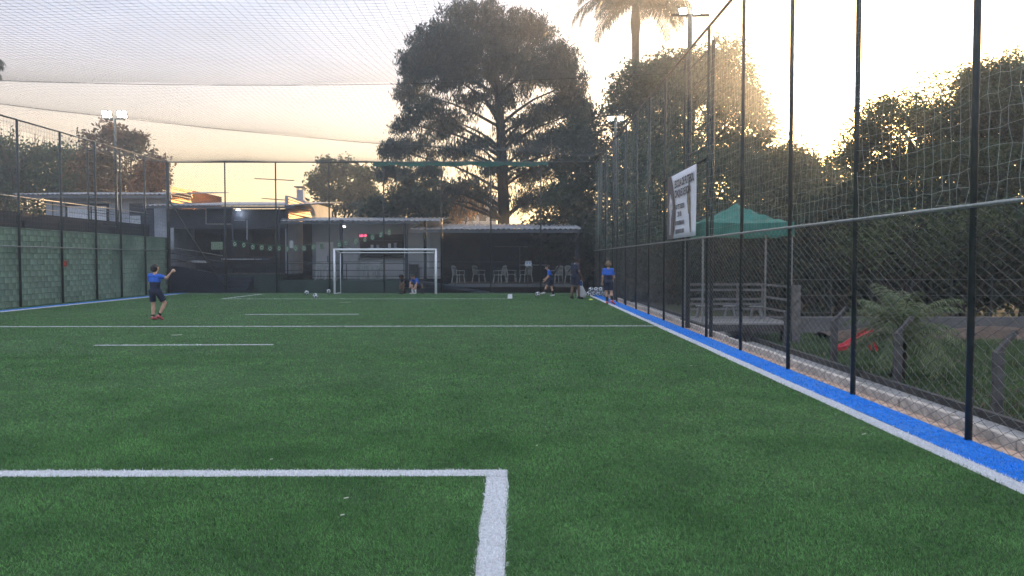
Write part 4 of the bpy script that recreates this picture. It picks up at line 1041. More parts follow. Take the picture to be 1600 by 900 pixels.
def person(label, J, h, loc, rz, shirt, shirt2, shorts, socks, shoes, hair, skin, split=.5, collar=None, bighead=1.0, facing=None):
    """J joints in metres, local y = the way the person faces"""
    p = empty('person', label, 'person', loc, rz, 'people on the pitch')
    caps = []
    def cap(a, b, ra, rb, flat=False): return (Vector(a), Vector(b), ra * h, rb * h, flat)
    up = (J['neck'] - J['pelvis']).normalized(); side = (J['shR'] - J['shL']).normalized(); fwd = up.cross(side).normalized()
    if facing is not None: hf = Vector(facing).normalized()
    else: hf = fwd
    torso = [cap(J['hipL'], J['hipR'], .050, .050), cap(J['pelvis'] - side * .030 * h, J['chest'] - side * .038 * h, .046, .048), cap(J['pelvis'] + side * .030 * h, J['chest'] + side * .038 * h, .046, .048),
             cap(J['chest'] - side * .042 * h, J['shL'] * .6 + J['neck'] * .4 - up * .03 * h, .048, .036), cap(J['chest'] + side * .042 * h, J['shR'] * .6 + J['neck'] * .4 - up * .03 * h, .048, .036), cap(J['shL'], J['shR'], .030, .030)]
    caps += torso
    hd = J['head']; hu = (hd - J['neck']).normalized(); hs = hf.cross(hu).normalized(); hr = .058 * bighead
    caps += [cap(J['neck'] - up * .02 * h, hd - hu * .03 * h, .030, .030), cap(hd - hf * .010 * h + hu * .012 * h, hd + hf * .012 * h + hu * .010 * h, hr, hr * .96), cap(hd - hu * .015 * h + hf * .01 * h, hd - hu * .048 * h + hf * .026 * h, hr * .8, hr * .52),
             cap(hd + hf * (hr + .008) * h + hu * .003 * h, hd + hf * (hr + .020) * h - hu * .014 * h, .007, .010)]
    for s in (-1, 1): caps.append(cap(hd + hs * s * (hr + .001) * h - hu * .010 * h, hd + hs * s * (hr + .004) * h + hu * .010 * h - hf * .006 * h, .009, .011))
    sleeves = []; shortc = []; sockc = []; shoec = []
    for s, sg in (('L', -1), ('R', 1)):
        sh, el, wr = J['sh' + s], J['el' + s], J['wr' + s]
        caps += [cap(sh, el, .030, .024), cap(el, wr, .024, .0165)]
        sleeves.append(cap(sh, sh.lerp(el, .72), .036, .037, True))
        d = (wr - el).normalized(); q = d.cross(fwd if abs(d.dot(fwd)) < .9 else up).normalized(); nrm = q.cross(d)
        curl = J.get('curl', .5)
        pm = wr + d * .042 * h; caps += [cap(wr, wr + d * .018 * h - q * .009 * h, .013, .0125), cap(wr + d * .018 * h - q * .012 * h, pm - q * .013 * h, .0115, .0105), cap(wr + d * .018 * h + q * .012 * h, pm + q * .013 * h, .0115, .0105)]
        for i, ln in enumerate((.040, .046, .043, .034)):
            b0 = pm + q * (-.018 + .012 * i) * h; d1 = (d * math.cos(curl) + nrm * math.sin(curl)); d2 = (d * math.cos(curl * 2.3) + nrm * math.sin(curl * 2.3))
            m1 = b0 + d1 * ln * .5 * h; caps += [cap(b0, m1, .0062, .0058), cap(m1, m1 + d2 * ln * .5 * h, .0058, .0050)]
        t0 = wr + d * .014 * h - q * .016 * h; t1 = t0 + (d * .6 - q * .6 + nrm * .35).normalized() * .024 * h
        caps += [cap(t0, t1, .0075, .0065), cap(t1, t1 + (d * .8 + nrm * .5).normalized() * .018 * h, .0062, .0055)]
        hp, kn, an, to = J['hip' + s], J['kn' + s], J['an' + s], J['toe' + s]
        caps += [cap(hp, kn, .046, .032), cap(kn, kn.lerp(an, .35), .034, .033), cap(kn.lerp(an, .35), an, .033, .021), cap(an - (to - an).normalized() * .015 * h, to, .023, .018)]
        shortc.append(cap(hp, hp.lerp(kn, .78), .056, .056, True))
        sockc.append(cap(an, an.lerp(kn, socks[1]), .027, .034 if socks[1] > .3 else .03, True)); shoec.append([cap(an - (to - an).normalized() * .022 * h - Vector((0, 0, .012 * h)), to, .024, .022), cap(an, an + (kn - an).normalized() * .012 * h, .027, .026, True)])
    def mk(nm, cp, m, k=.012, vox=.0095, mi=None):
        V, F = surface(cp, k * h / 1.5, vox * h / 1.5)
        me = np_mesh(nm, V, F, m, smooth=True)
        if mi is not None:
            c = V[F].mean(1); me.polygons.foreach_set('material_index', mi(c).astype(np.int32))
        return link(nm, me, p)
    mk('body', caps, skin, k=.008, vox=.0075)
    a0, a1 = J['pelvis'], J['neck']
    tors = [(c[0], c[1], c[2] + .010 * h, c[3] + .008 * h, False) for c in torso]
    tors += [cap(J['pelvis'] - side * .03 * h, J['pelvis'] - up * .03 * h - side * .035 * h, .056, .060, True), cap(J['pelvis'] + side * .03 * h, J['pelvis'] - up * .03 * h + side * .035 * h, .056, .060, True)]
    def shirt_mi(c):
        t = ((c - np.array(a0)) @ np.array((a1 - a0).normalized())) / (a1 - a0).length
        return (t < split).astype(int)
    mk('shirt', tors + sleeves, [shirt, shirt2], mi=shirt_mi)
    mk('shorts', [(c[0], c[1], c[2] + .012 * h, c[3] + .012 * h, False) for c in torso[:1]] + shortc, shorts)
    for c in sockc: mk('sock', [c], socks[0], vox=.008)
    for c in shoec: mk('shoe', c, shoes, vox=.008)
    hc = [cap(hd - hf * .022 * h + hu * .016 * h, hd - hf * .004 * h + hu * .022 * h, hr * 1.02, hr * 1.04), cap(hd - hf * .026 * h - hu * .01 * h, hd - hf * .022 * h + hu * .0 * h, hr * .82, hr * .9), cap(hd + hf * .018 * h + hu * .046 * h, hd - hf * .01 * h + hu * .046 * h, .03, .036)]
    V, F = surface(hc, .008, .008); V += rng.normal(0, .0028, V.shape)
    link('hair', np_mesh('hair', V, F, hair, smooth=True), p)
    for s in (-1, 1):
        e = hd + hf * (hr + .004) * h + hs * s * .021 * h + hu * .006 * h
        V, F = surface([(e, e + hs * .001, .0065 * h, .0065 * h)], .003, .004); link('eye', np_mesh('eye', V, F, mat('dark_eye', (.02, .015, .012), .3), smooth=True), p)
    e = hd + hf * (hr - .004) * h - hu * .032 * h
    V, F = surface([(e - hs * .014 * h, e + hs * .014 * h, .005 * h, .005 * h)], .003, .004); link('mouth', np_mesh('mouth', V, F, mat('lip', (.28, .11, .09), .5), smooth=True), p)
    if collar:
        for w in (-1, 1): mk('hem_band', [cap(J['pelvis'] + side * w * .032 * h + up * .004 * h, J['pelvis'] + side * w * .032 * h - up * .012 * h, .0605, .061, True)], collar)
        mk('collar', [cap(J['neck'] - up * .022 * h, J['neck'] + up * .004 * h, .045, .038, True)], collar)
    return p
SK = mat('light_skin', (.50, .30, .21), .55, var=.06); SKD = mat('brown_skin', (.16, .085, .055), .5, var=.06)
BLUE = mat('royal_blue_shirt', (.020, .115, .52), .7, var=.12, scale=9); NAVY = mat('navy_cloth', (.012, .018, .045), .75, var=.2, scale=8); BLK = mat('black_cloth', (.012, .013, .017), .8)
WSOCK = mat('white_sock', (.66, .67, .70), .8); RED = mat('coral_red_shoe', (.62, .075, .06), .5); PINK = mat('pink_red_shoe', (.50, .10, .12), .5); WSHOE = mat('white_shoe', (.6, .62, .62), .5)
HBLK = mat('black_hair', (.012, .010, .010), .6); HBR = mat('brown_hair', (.05, .032, .02), .6); HBL = mat('dark_blond_hair', (.22, .15, .09), .6)
def people():
    # boy on the left: back to us, right arm raised
    h = 1.50; J = stand(h); u = lambda x, y, z: Vector((x, y, z)) * h
    J.update(shR=u(.088, .0, .785), elR=u(.205, .04, .755), wrR=u(.285, .07, .86), elL=u(-.13, .06, .66), wrL=u(-.07, .15, .63), head=u(-.015, .03, .915), hipR=u(.055, 0, .51), knR=u(.125, .10, .30), anR=u(.07, -.01, .07), toeR=u(.10, .06, .018), knL=u(-.055, .03, .28), anL=u(-.035, -.02, .045), toeL=u(-.02, .07, .018), curl=1.25)
    g = GP(243, 500); person('boy in blue and navy kit with his right arm raised, alone on the left', J, h, (g[0], g[1], 0), R(-8), BLUE, NAVY, NAVY, (BLK, .22), PINK, HBLK, SK, .52, bighead=1.06)
    # boy walking on the right
    h = 1.58; J = stand(h); u = lambda x, y, z: Vector((x, y, z)) * h
    J.update(knR=u(.07, .03, .285), anR=u(.10, -.10, .075), toeR=u(.15, -.03, .02), knL=u(-.04, .06, .285), anL=u(-.02, .05, .045), toeL=u(-.03, .145, .018), elL=u(-.125, .0, .64), wrL=u(-.135, .05, .50), elR=u(.13, .03, .63), wrR=u(.10, .12, .55), head=u(.0, .01, .92))
    g = GP(950, 475.5); person('fair-haired boy in blue and navy kit walking along the right touchline', J, h, (g[0], g[1], 0), R(-12), BLUE, NAVY, NAVY, (BLK, .75), RED, HBL, SK, .50, bighead=1.0)
    # man with the bag
    h = 1.78; J = stand(h); u = lambda x, y, z: Vector((x, y, z)) * h
    J.update(head=u(.0, .055, .905), neck=u(0, .008, .825), wrR=u(.15, .08, .48), elR=u(.14, -.01, .63), wrL=u(-.12, .10, .50), hipL=u(-.052, 0, .51), knL=u(-.085, .0, .28), anL=u(-.10, -.03, .045), toeL=u(-.13, .05, .018), anR=u(.09, .03, .045), knR=u(.075, .03, .28), toeR=u(.11, .125, .018))
    g = GP(899, 467); person('man in dark navy kit with white collar looking down by the right corner', J, h, (g[0], g[1], 0), R(-48), NAVY, NAVY, NAVY, (BLK, .12), BLK, HBLK, SKD, .5, collar=WSOCK, facing=(0, .86, -.5))
    bag = empty('carrier_bag', 'white and blue plastic bag hanging beside the man in navy', 'bag', (X(908, 32.3), 32.3, .12))
    def sack(w, d, z0, z1, n=10, k=7):
        v = []
        for j in range(k):
            t = j / (k - 1); s = .55 + .5 * math.sin(math.pi * min(1, .25 + t * .62)); s *= (1 - .55 * t ** 3)
            for i in range(n):
                a = 2 * math.pi * i / n; v.append((w * s * math.cos(a) * (1 + .1 * math.sin(3 * a + j)), d * s * math.sin(a), z0 + (z1 - z0) * t))
        return v, [(j * n + i, j * n + (i + 1) % n, (j + 1) * n + (i + 1) % n, (j + 1) * n + i) for j in range(k - 1) for i in range(n)] + [tuple(range(n))[::-1]]
    v, f = sack(.20, .12, -.10, .42); MB().add(v, f).build('sack', mat('white_bag', (.66, .66, .68), .5, trans=.3), bag, smooth=True)
    MB().tube([(-.06, 0, .40), (-.04, 0, .62), (.0, 0, .66), (.05, 0, .60), (.06, 0, .40)], .012, 6).build('handle', MATS['white_bag'], bag, smooth=True)
    v, f = sack(.10, .07, .40, .66); MB().add(v, f).build('blue_bundle', mat('blue_bib', (.02, .12, .40), .7), bag, (-.05, .06, -.02), smooth=True)
    # boy kicking a ball, seen from the side, facing left
    h = 1.42; J = stand(h); u = lambda x, y, z: Vector((x, y, z)) * h
    J.update(chest=u(0, .05, .70), neck=u(0, .075, .815), head=u(0, .115, .90), shL=u(-.085, .065, .785), shR=u(.085, .065, .785), elL=u(-.13, .07, .62), wrL=u(-.11, .17, .50), elR=u(.13, .11, .63), wrR=u(.10, .20, .55), knL=u(-.05, .13, .32), anL=u(-.05, .22, .12), toeL=u(-.05, .31, .09), knR=u(.05, -.01, .28), anR=u(.05, -.07, .045), toeR=u(.05, .02, .018))
    g = GP(861, 463); person('boy in blue shirt swinging his foot at a white ball near the shed', J, h, (g[0], g[1], 0), R(80), BLUE, NAVY, NAVY, (BLK, .75), WSHOE, HBR, SK, .5, bighead=1.03)
    # two boys sitting low inside the goal
    h = 1.45; J = stand(h); u = lambda x, y, z: Vector((x, y, z)) * h
    base = dict(pelvis=u(0, -.08, .27), hipL=u(-.055, -.07, .26), hipR=u(.055, -.07, .26), chest=u(0, .04, .41), neck=u(0, .125, .50), head=u(0, .20, .56), shL=u(-.088, .10, .48), shR=u(.088, .10, .48), knL=u(-.075, .16, .29), knR=u(.085, .16, .29), anL=u(-.06, .15, .045), toeL=u(-.07, .25, .018), anR=u(.07, .13, .045), toeR=u(.09, .23, .018), elL=u(-.13, .18, .36), wrL=u(-.09, .27, .20), elR=u(.135, .17, .38), wrR=u(.11, .22, .26))
    J.update(base); J['curl'] = .6
    person('boy in bright blue shirt and white socks sitting bent forward inside the goal', J, h, (X(651, 36.75), 36.75, 0), R(150), BLUE, NAVY, NAVY, (WSOCK, .45), WSHOE, HBR, SK, .35, facing=(0, .75, -.65))
    J2 = {k: (Vector(v) if k != 'curl' else v) for k, v in J.items()}
    person('boy in dark clothes sitting low beside the blue shirted boy in the goal', J2, h, (X(636, 36.95), 36.95, 0), R(118), BLK, BLK, NAVY, (BLK, .2), BLK, HBLK, SKD, .5, facing=(0, .75, -.65))
    b = empty('low_bench', 'low dark bench under the two sitting boys inside the goal', 'bench', (X(646, 37.0), 37.02, 0))
    MB().box(-.55, .55, -.13, .2, .20, .26).build('seat', M_navy, b)
    for sx in (-.45, .45): MB().box(sx - .04, sx + .04, -.1, .17, 0, .199).build('leg', M_navy, b)
people()

def small_left_things():
    p = A(94, 412, 29.0); o = empty('red_box', 'small red box fixed to a fence post before the green wall', 'box', (XL + .16, 29.05, p[2]))
    MB().box(-.04, .04, -.07, .07, -.11, .11).build('case', mat('faded_red_box', (.42, .06, .035), .6, var=.2), o, bevel=.012)
    MB().box(.041, .05, -.05, .05, -.09, .09).build('lid', mat('dark_red_lid', (.25, .035, .03), .6), o)
    p = A(311, 409, 38.5); o = MB().bar((-.36, 0, .01), (.36, 0, -.01), .10, .10).bar((-.30, -.055, .0), (.30, -.055, -.01), .02, .05).build('white_plank', mat('white_plank_paint', (.6, .62, .66), .6, var=.15), None, p); tag(o, 'short white plank resting on the ramp railing at the left rear', 'plank')
small_left_things()

# ------------------------------------------------------------------ trees
def unit(n):
    v = rng.normal(size=(n, 3)); return v / np.linalg.norm(v, axis=1, keepdims=True)
def leaf_quads(P, L, W, droop=0.0, out=None, flat=.0):
    """rhombic leaves at P; droop 0 random .. 1 hanging; out: (n,3) direction leaves lean to"""
    n = len(P); a = unit(n)
    if out is not None: a = a + out * .8
    a[:, 2] -= droop * 2.2; a /= np.linalg.norm(a, axis=1, keepdims=True)
    b = np.cross(a, unit(n)); b /= np.linalg.norm(b, axis=1, keepdims=True)
    L = L * rng.uniform(.6, 1.3, (n, 1)); W = W * rng.uniform(.7, 1.2, (n, 1))
    V = np.stack([P - a * L / 2, P + b * W / 2 - a * L * .05, P + a * L / 2, P - b * W / 2 - a * L * .05], 1)
    return V
def crown_mesh(name, V, m, parent):
    n = len(V); o = link(name, np_mesh(name, V.reshape(-1, 3), np.arange(n * 4).reshape(n, 4), m), parent); return tag(o, kind='stuff')
def leaf_mat(name, c, c2, trans=.45, rough=.55, scale=.35):
    return mat(name, c, rough, 0, .2, scale, c2=c2, island=.45, trans=trans, spec=.3)
LM_dark = leaf_mat('dark_evergreen_leaf', (.030, .055, .030), (.018, .034, .022))
LM_mango = leaf_mat('glossy_green_leaf', (.040, .085, .036), (.015, .040, .024), scale=.6)
LM_olive = leaf_mat('olive_leaf', (.070, .095, .036), (.028, .048, .024), scale=.7)
LM_rust = leaf_mat('rusty_leaf', (.16, .085, .045), (.055, .065, .034), scale=.5)
LM_sun_tint = leaf_mat('sun_tinted_leaf', (.34, .17, .05), (.16, .10, .04), trans=.55)  # low sunlight on the bush put into its leaf colour
LM_pine = leaf_mat('pine_needles', (.018, .046, .038), (.010, .027, .025), trans=.2)
def broadleaf(name, label, base, lobes, clumps, per, leaf, m, trunk_r=.3, shell=.55, clump_r=.55, group='trees around the pitch', limbs=None, fork=.35):
    """lobes: list of (x,y,z,rx,ry,rz) in world coordinates"""
    b = Vector(base); t = empty(name, label, 'tree', b, 0, group)
    base_lobes = list(lobes); lobes = list(lobes)
    for l in base_lobes:
        for k in range(5):
            d = unit(1)[0]; d[2] = abs(d[2]) * .9 if k < 4 else d[2]; d /= np.linalg.norm(d); r = random.uniform(.22, .40)
            lobes.append(tuple(np.array(l[:3]) + d * np.array(l[3:]) * random.uniform(.85, 1.0)) + tuple(np.array(l[3:]) * r))
    vol = np.array([(l[3] * l[4] * l[5]) ** (2 / 3) for l in lobes]); vol /= vol.sum(); Vs = []
    for l, w in zip(lobes, vol):
        n = max(6, int(clumps * w)); d = unit(n); r = rng.uniform(shell, 1.0, (n, 1)) ** .7
        C = np.array(l[:3]) + d * r * np.array(l[3:])
        C = np.repeat(C, per, 0); D = np.repeat(d, per, 0)
        P = C + rng.normal(0, clump_r * .5, C.shape) * np.array([1, 1, .75])
        Vs.append(leaf_quads(P - np.array(b), leaf, leaf * .5, .15, D))
    crown_mesh('crown', np.concatenate(Vs), m, t)
    mb = MB(); top = Vector(np.average(np.array([l[:3] for l in lobes]), axis=0, weights=vol)) - b
    f = Vector((top.x * fork * .6, top.y * fork * .6, max(.8, top.z * fork)))
    mb.tube([(0, 0, -.1), f * .5 + Vector((.05, 0, 0)), f], [trunk_r * 1.25, trunk_r, trunk_r * .85], 10)
    for l in base_lobes:
        c = Vector(l[:3]) - b; mid = f.lerp(c, .5) + Vector((random.uniform(-.3, .3), random.uniform(-.3, .3), random.uniform(0, .4)))
        mb.tube([f - (c - f).normalized() * .05, mid, c], [trunk_r * .6, trunk_r * .36, trunk_r * .14], 7)
        for q in range(4):
            e = c + Vector(unit(1)[0] * np.array(l[3:]) * .85); mb.tube([mid.lerp(c, random.uniform(.2, 1)), mid.lerp(e, .6) + Vector((0, 0, .2)), e], [trunk_r * .2, trunk_r * .12, trunk_r * .05], 5)
    mb.build('trunk', M_bark, t, smooth=True)
    return t
def LB(px, py, Y, rpx, rpy, ry=None):
    p = A(px, py, Y); s = Y / FPX; return (p[0], p[1], p[2], rpx * s, ry or rpx * s, rpy * s)

def pine():
    Y = 50.0; bx = X(786, Y); b = Vector((bx, Y, -.42)); s = Y / FPX
    t = empty('pine_tree', 'huge dark pine tree with drooping needles behind the clubhouse', 'tree', b, 0, 'trees around the pitch')
    top = Z(18, Y) + .42
    mb = MB(); mb.tube([(0, 0, -.1), (.05, 0, top * .3), (-.15, 0, top * .6), (-.5, 0, top * .82), (-.7, 0, top * .95)], [.44, .38, .30, .18, .06], 12)
    # foliage masses on the boughs: (px, py, half width, half height, density)
    masses = [(745, 38, 72, 38, 1), (690, 72, 52, 34, 1), (815, 58, 55, 42, 1), (862, 100, 42, 36, 1), (652, 98, 28, 34, 1), (642, 142, 27, 18, .9), (742, 92, 74, 30, 1), (800, 118, 60, 26, .9), (892, 128, 24, 34, .9), (700, 112, 48, 22, .8),
              (662, 168, 34, 13, .8), (634, 192, 22, 11, .8), (868, 165, 46, 17, .9), (906, 172, 20, 24, .9), (826, 186, 34, 12, .8), (690, 200, 42, 11, .7), (880, 212, 44, 17, .9), (742, 150, 34, 10, .5), (786, 160, 26, 12, .5), (912, 222, 16, 18, .8),
              (612, 232, 26, 16, 1), (648, 224, 28, 12, .8), (700, 238, 38, 10, .7), (606, 266, 20, 12, .9), (656, 268, 38, 13, .8), (742, 222, 30, 9, .6), (834, 232, 40, 12, .8), (828, 268, 38, 13, .8), (884, 256, 34, 17, .9), (770, 262, 26, 9, .5),
              (716, 290, 34, 10, .7), (676, 308, 30, 13, .8), (834, 310, 36, 18, .8), (756, 300, 20, 8, .5), (630, 300, 26, 14, .8), (880, 300, 30, 18, .8), (700, 182, 30, 8, .4), (800, 214, 24, 8, .5)]
    Vs = []
    for (mx, my, hw, hh, den) in masses:
        far = random.uniform(-1, 1) * (3.2 if my < 130 else 2.6)
        c = Vector(A(mx, my, Y + far)) - b
        z0 = max(3.2, c.z - random.uniform(.5, 1.6) - .22 * abs(c.x)); z0 = min(z0, top * .88)
        ta = -.7 * max(0, (z0 / top - .4) / .55); st = Vector((ta, 0, z0)); mid = st.lerp(c, .5) + Vector((random.gauss(0, .2), 0, random.uniform(.0, .5)))
        mb.tube([st, st.lerp(mid, .5) + Vector((0, 0, .1)), mid, mid.lerp(c, .6) + Vector((0, 0, -.05)), c], [.12, .095, .065, .04, .015], 6)
        rx, rz_ = hw * s, hh * s; ry = min(rx, 2.2)
        nt = int(den * (rx * rz_ * 46 + 22))
        for k in range(nt):
            d = unit(1)[0] * random.uniform(.25, 1.03) ** .6
            q = c + Vector((d[0] * rx, d[1] * ry, d[2] * rz_ + .12 * math.sin(3 * d[0])))
            if k % 4 == 0: mb.tube([c.lerp(mid, random.uniform(0, .5)), c.lerp(q, .5) + Vector((0, 0, .08)), q], [.035, .022, .008], 4)
            n = random.randint(26, 42); w = random.uniform(.14, .24)
            P = np.array(q) + rng.normal(0, 1, (n, 3)) * np.array([w, w, w * .75]); P[:, 2] -= rng.exponential(.13, n)
            Vs.append(leaf_quads(P, .36, .075, .5))
    # thin hanging wisps between the masses
    for k in range(420):
        px, py = random.uniform(625, 910), random.uniform(125, 330)
        if (px - 768) ** 2 / 150 ** 2 + (py - 215) ** 2 / 115 ** 2 > 1: continue
        q = Vector(A(px, py, Y + random.uniform(-3, 3))) - b; n = random.randint(14, 26)
        P = np.array(q) + rng.normal(0, 1, (n, 3)) * np.array([.16, .16, .2]); P[:, 2] -= rng.exponential(.2, n)
        Vs.append(leaf_quads(P, .42, .06, .8))
    V = np.concatenate(Vs)
    crown_mesh('crown', V, LM_pine, t); mb.build('trunk', M_bark, t, smooth=True)
pine()

def palm(name, label, base, crown, fronds, length, m, droop=1.0, trunk_r=.16, seed=1, leaflet=.55, parent_group='palms around the pitch', shaft=True, leafw=.05, nl=34, elev=(-.1, 1.2)):
    rnd = random.Random(seed); b = Vector(base); c = Vector(crown) - b
    t = empty(name, label, 'palm tree', b, 0, parent_group)
    mb = MB(); mb.tube([(0, 0, -.1), c * .5 + Vector((.03, 0, 0)), c * .88, c * .93, c], [trunk_r * 1.2, trunk_r, trunk_r * .9, trunk_r * 1.25, trunk_r * .7], 10)
    mb.build('trunk', M_bark, t, smooth=True)
    for k in range(fronds):
        az = 2 * math.pi * k / fronds * 2.4 + rnd.uniform(-.2, .2); el = rnd.uniform(*elev); L = length * rnd.uniform(.85, 1.1)
        d = Vector((math.cos(az), math.sin(az), 0)); pts = []
        p = Vector(c); e = el; n = 12
        for i in range(n + 1):
            pts.append(p.copy()); p = p + (d * math.cos(e) + Vector((0, 0, math.sin(e)))) * L / n; e -= droop * (1.6 / n) * (.4 + 1.2 * i / n)
        f = MB(); f.tube(pts, [.022 * (1 - .8 * i / n) * length / 2 for i in range(n + 1)], 5)
        side = d.cross(Vector((0, 0, 1)))
        for j in range(nl):
            u = .12 + .88 * j / nl; q = u * n; i = min(int(q), n - 1); a = pts[i].lerp(pts[i + 1], q - i); tg = (pts[i + 1] - pts[i]).normalized()
            ll = leaflet * math.sin(math.pi * min(1, .15 + u * .8)) ** .6 * rnd.uniform(.8, 1.1)
            for sg in (-1, 1):
                dd = (side * sg * .85 + tg * .55 + Vector((0, 0, -.25 - .35 * rnd.random()))).normalized(); tip = a + dd * ll; w = tg * leafw * .5
                md = a + dd * ll * .55 + Vector((0, 0, .04 * ll)); tip = tip + Vector((0, 0, -.22 * ll))
                f.add([a - w * .4, a + w * .4, md + w, md - w, tip], [(0, 1, 2, 3), (3, 2, 4)])
        f.build('frond', m, t)
    return t
LM_palm = leaf_mat('palm_leaf', (.032, .050, .028), (.020, .034, .022), trans=.15)

def trees():
    # big round tree on the right
    broadleaf('mango_tree', 'large round dense green tree right of the pine, below the tall palm', (X(1075, 47), 47, -.42),
              [LB(1085, 190, 47, 105, 105), LB(1010, 180, 46, 70, 85), LB(1155, 210, 46, 52, 80), LB(1080, 300, 45, 130, 80), LB(990, 290, 45, 55, 90), LB(1190, 290, 45, 60, 70), LB(1060, 120, 47, 40, 35), LB(1120, 125, 47, 45, 38)], 1500, 54, .25, LM_mango, .45, shell=.45, clump_r=.62)
    # hedge of trees filling the gap under the glow
    broadleaf('hedge_tree', 'lower dense tree in the gap below the setting sun', (X(1250, 46), 46, -.42), [LB(1245, 305, 46, 60, 66), LB(1295, 305, 46, 55, 62), LB(1215, 320, 44, 50, 80), LB(1280, 360, 44, 90, 60)], 900, 36, .27, LM_olive, .3, clump_r=.8)
    # tree in front of the sun
    broadleaf('shade_tree', 'wide olive green tree hiding the setting sun at the right', (X(1480, 31), 31, -.42),
              [LB(1420, 215, 31, 95, 68), LB(1510, 200, 30, 100, 90), LB(1590, 180, 29, 90, 78), LB(1358, 250, 31, 42, 58), LB(1460, 290, 30, 130, 55), LB(1600, 280, 29, 120, 70), LB(1700, 200, 28, 110, 100), LB(1370, 310, 31, 60, 50), LB(1560, 135, 29, 60, 35)], 1900, 60, .16, LM_olive, .35, shell=.4, clump_r=.46)
    # understory belt beyond the garden
    k = 0
    labs = ['dark bush at the right rear corner behind the balls', 'dark bush behind the far end of the right fence', 'dark bush behind the banner end of the fence', 'dark bush behind the wooden deck', 'dark bush right of the green canopy', 'dark bush behind the red slide', 'dark bush behind the small palm', 'dark bush behind the big fence post', 'dark bush at the right picture edge', 'dark bush beyond the right picture edge']
    for px, Y, top, rp in ((960, 42, 330, 60), (1030, 38, 320, 65), (1090, 36, 310, 60), (1150, 33, 320, 70), (1230, 30, 320, 75), (1310, 28, 315, 80), (1400, 27, 310, 85), (1500, 26, 300, 90), (1600, 25, 295, 100), (1720, 24, 290, 110)):
        y0 = 470 if px < 1100 else 475; c = (top + y0) / 2; hh = (y0 - top) / 2 + 15
        broadleaf('bush', labs[k], (X(px, Y), Y, -.42), [LB(px, c, Y, rp, hh, 1.8), LB(px - rp * .5, c + 20, Y - .6, rp * .7, hh * .8, 1.3), LB(px + rp * .5, c + 20, Y - .4, rp * .7, hh * .8, 1.3), LB(px, 452, Y - .3, rp * .95, 32, 1.0)], 420, 26, .24, LM_dark, .14, shell=.25, clump_r=.5, group='dark bushes beyond the right fence'); k += 1
    # sprig of light foliage hanging into view right
    broadleaf('young_tree', 'young olive leaved tree reaching over the garden wall', (X(1400, 23.5), 23.5, -.42), [LB(1345, 395, 23.5, 45, 35), LB(1420, 370, 23.5, 60, 40), LB(1480, 400, 23.5, 40, 30), LB(1560, 360, 23, 50, 35)], 70, 22, .16, LM_olive, .08, clump_r=.7)
    # trees between the pine and the right corner
    broadleaf('evergreen_tree', 'dark evergreen tree between the pine and the round tree', (X(900, 46), 46, -.42), [LB(905, 290, 46, 45, 90), LB(880, 350, 44, 50, 70), LB(930, 330, 44, 40, 90), LB(850, 380, 44, 40, 35), LB(915, 220, 46, 28, 45)], 600, 34, .25, LM_dark, .25, clump_r=.7)
    broadleaf('dry_shrub', 'dark shrub with bare trunk at the right end of the shed', (X(906, 40), 40, -.42), [LB(915, 420, 40.6, 22, 42), LB(925, 400, 40.4, 25, 45), LB(905, 385, 41, 18, 25)], 120, 26, .2, LM_dark, .16, clump_r=.45, fork=.8)
    # left side trees
    broadleaf('leafy_tree', 'dense green tree at the far left behind the fence', (X(60, 54), 54, -.42), [LB(40, 270, 54, 70, 42), LB(-20, 275, 54, 60, 55), LB(100, 268, 54, 50, 38), LB(60, 310, 53, 90, 40)], 560, 34, .30, LM_mango, .3, clump_r=.8)
    broadleaf('rusty_tree', 'open rust tinted tree behind the left floodlight mast', (X(185, 50), 50, -.42), [LB(170, 225, 50, 32, 24), LB(150, 262, 50, 40, 34), LB(205, 262, 50, 42, 40), LB(232, 290, 50, 24, 30), LB(205, 222, 50, 14, 12), LB(180, 300, 50, 55, 24)], 250, 24, .30, LM_rust, .22, clump_r=.6)
    broadleaf('sun_reddened_tree', 'small copper coloured tree beside the left corner post', (X(238, 47), 47, -.42), [LB(240, 285, 47, 17, 24), LB(245, 262, 47, 10, 12), LB(228, 292, 47, 16, 18)], 70, 24, .26, leaf_mat('sun_reddened_leaf', (.26, .11, .045), (.14, .075, .035)), .14, clump_r=.5)  # reddish low sun put into this tree's leaf colour
    # far middle trees
    broadleaf('feathery_tree', 'feathery open tree between the chimney and the pine', (X(530, 62), 62, -.42), [LB(510, 285, 62, 20, 30), LB(545, 280, 62, 22, 26), LB(525, 320, 62, 38, 22), LB(560, 310, 62, 22, 20), LB(500, 300, 62, 14, 18), LB(570, 285, 61, 10, 18)], 190, 26, .34, LM_olive, .2, clump_r=.7, fork=.5)
    broadleaf('garden_shrub', 'grey green shrub below the left boughs of the pine', (X(620, 47), 47, -.42), [LB(600, 330, 47, 28, 24), LB(640, 325, 47, 30, 34), LB(668, 335, 47, 26, 28)], 170, 26, .3, LM_dark, .15, clump_r=.6)
    broadleaf('sun_tinted_bush', 'golden sunlit bush left of the pine trunk', (X(716, 58), 58, -.42), [LB(712, 328, 58, 20, 34), LB(735, 312, 58, 18, 22), LB(700, 345, 58, 14, 14)], 90, 26, .30, LM_sun_tint, .15, clump_r=.6)
    # bare tree far left
    t = empty('bare_tree', 'bare branching tree at the left picture edge', 'tree', (X(10, 50), 50, -.42), 0, 'trees around the pitch'); mb = MB()
    def br(p, d, L, r, n):
        q = p + d * L; mb.tube([p, p.lerp(q, .5) + Vector((random.uniform(-.1, .1), 0, .05)), q], [r, r * .8, r * .6], 5)
        if n:
            for k in range(random.choice((2, 3))): br(q, (d + Vector((random.uniform(-.7, .7), random.uniform(-.5, .5), random.uniform(-.1, .5)))).normalized(), L * .72, r * .6, n - 1)
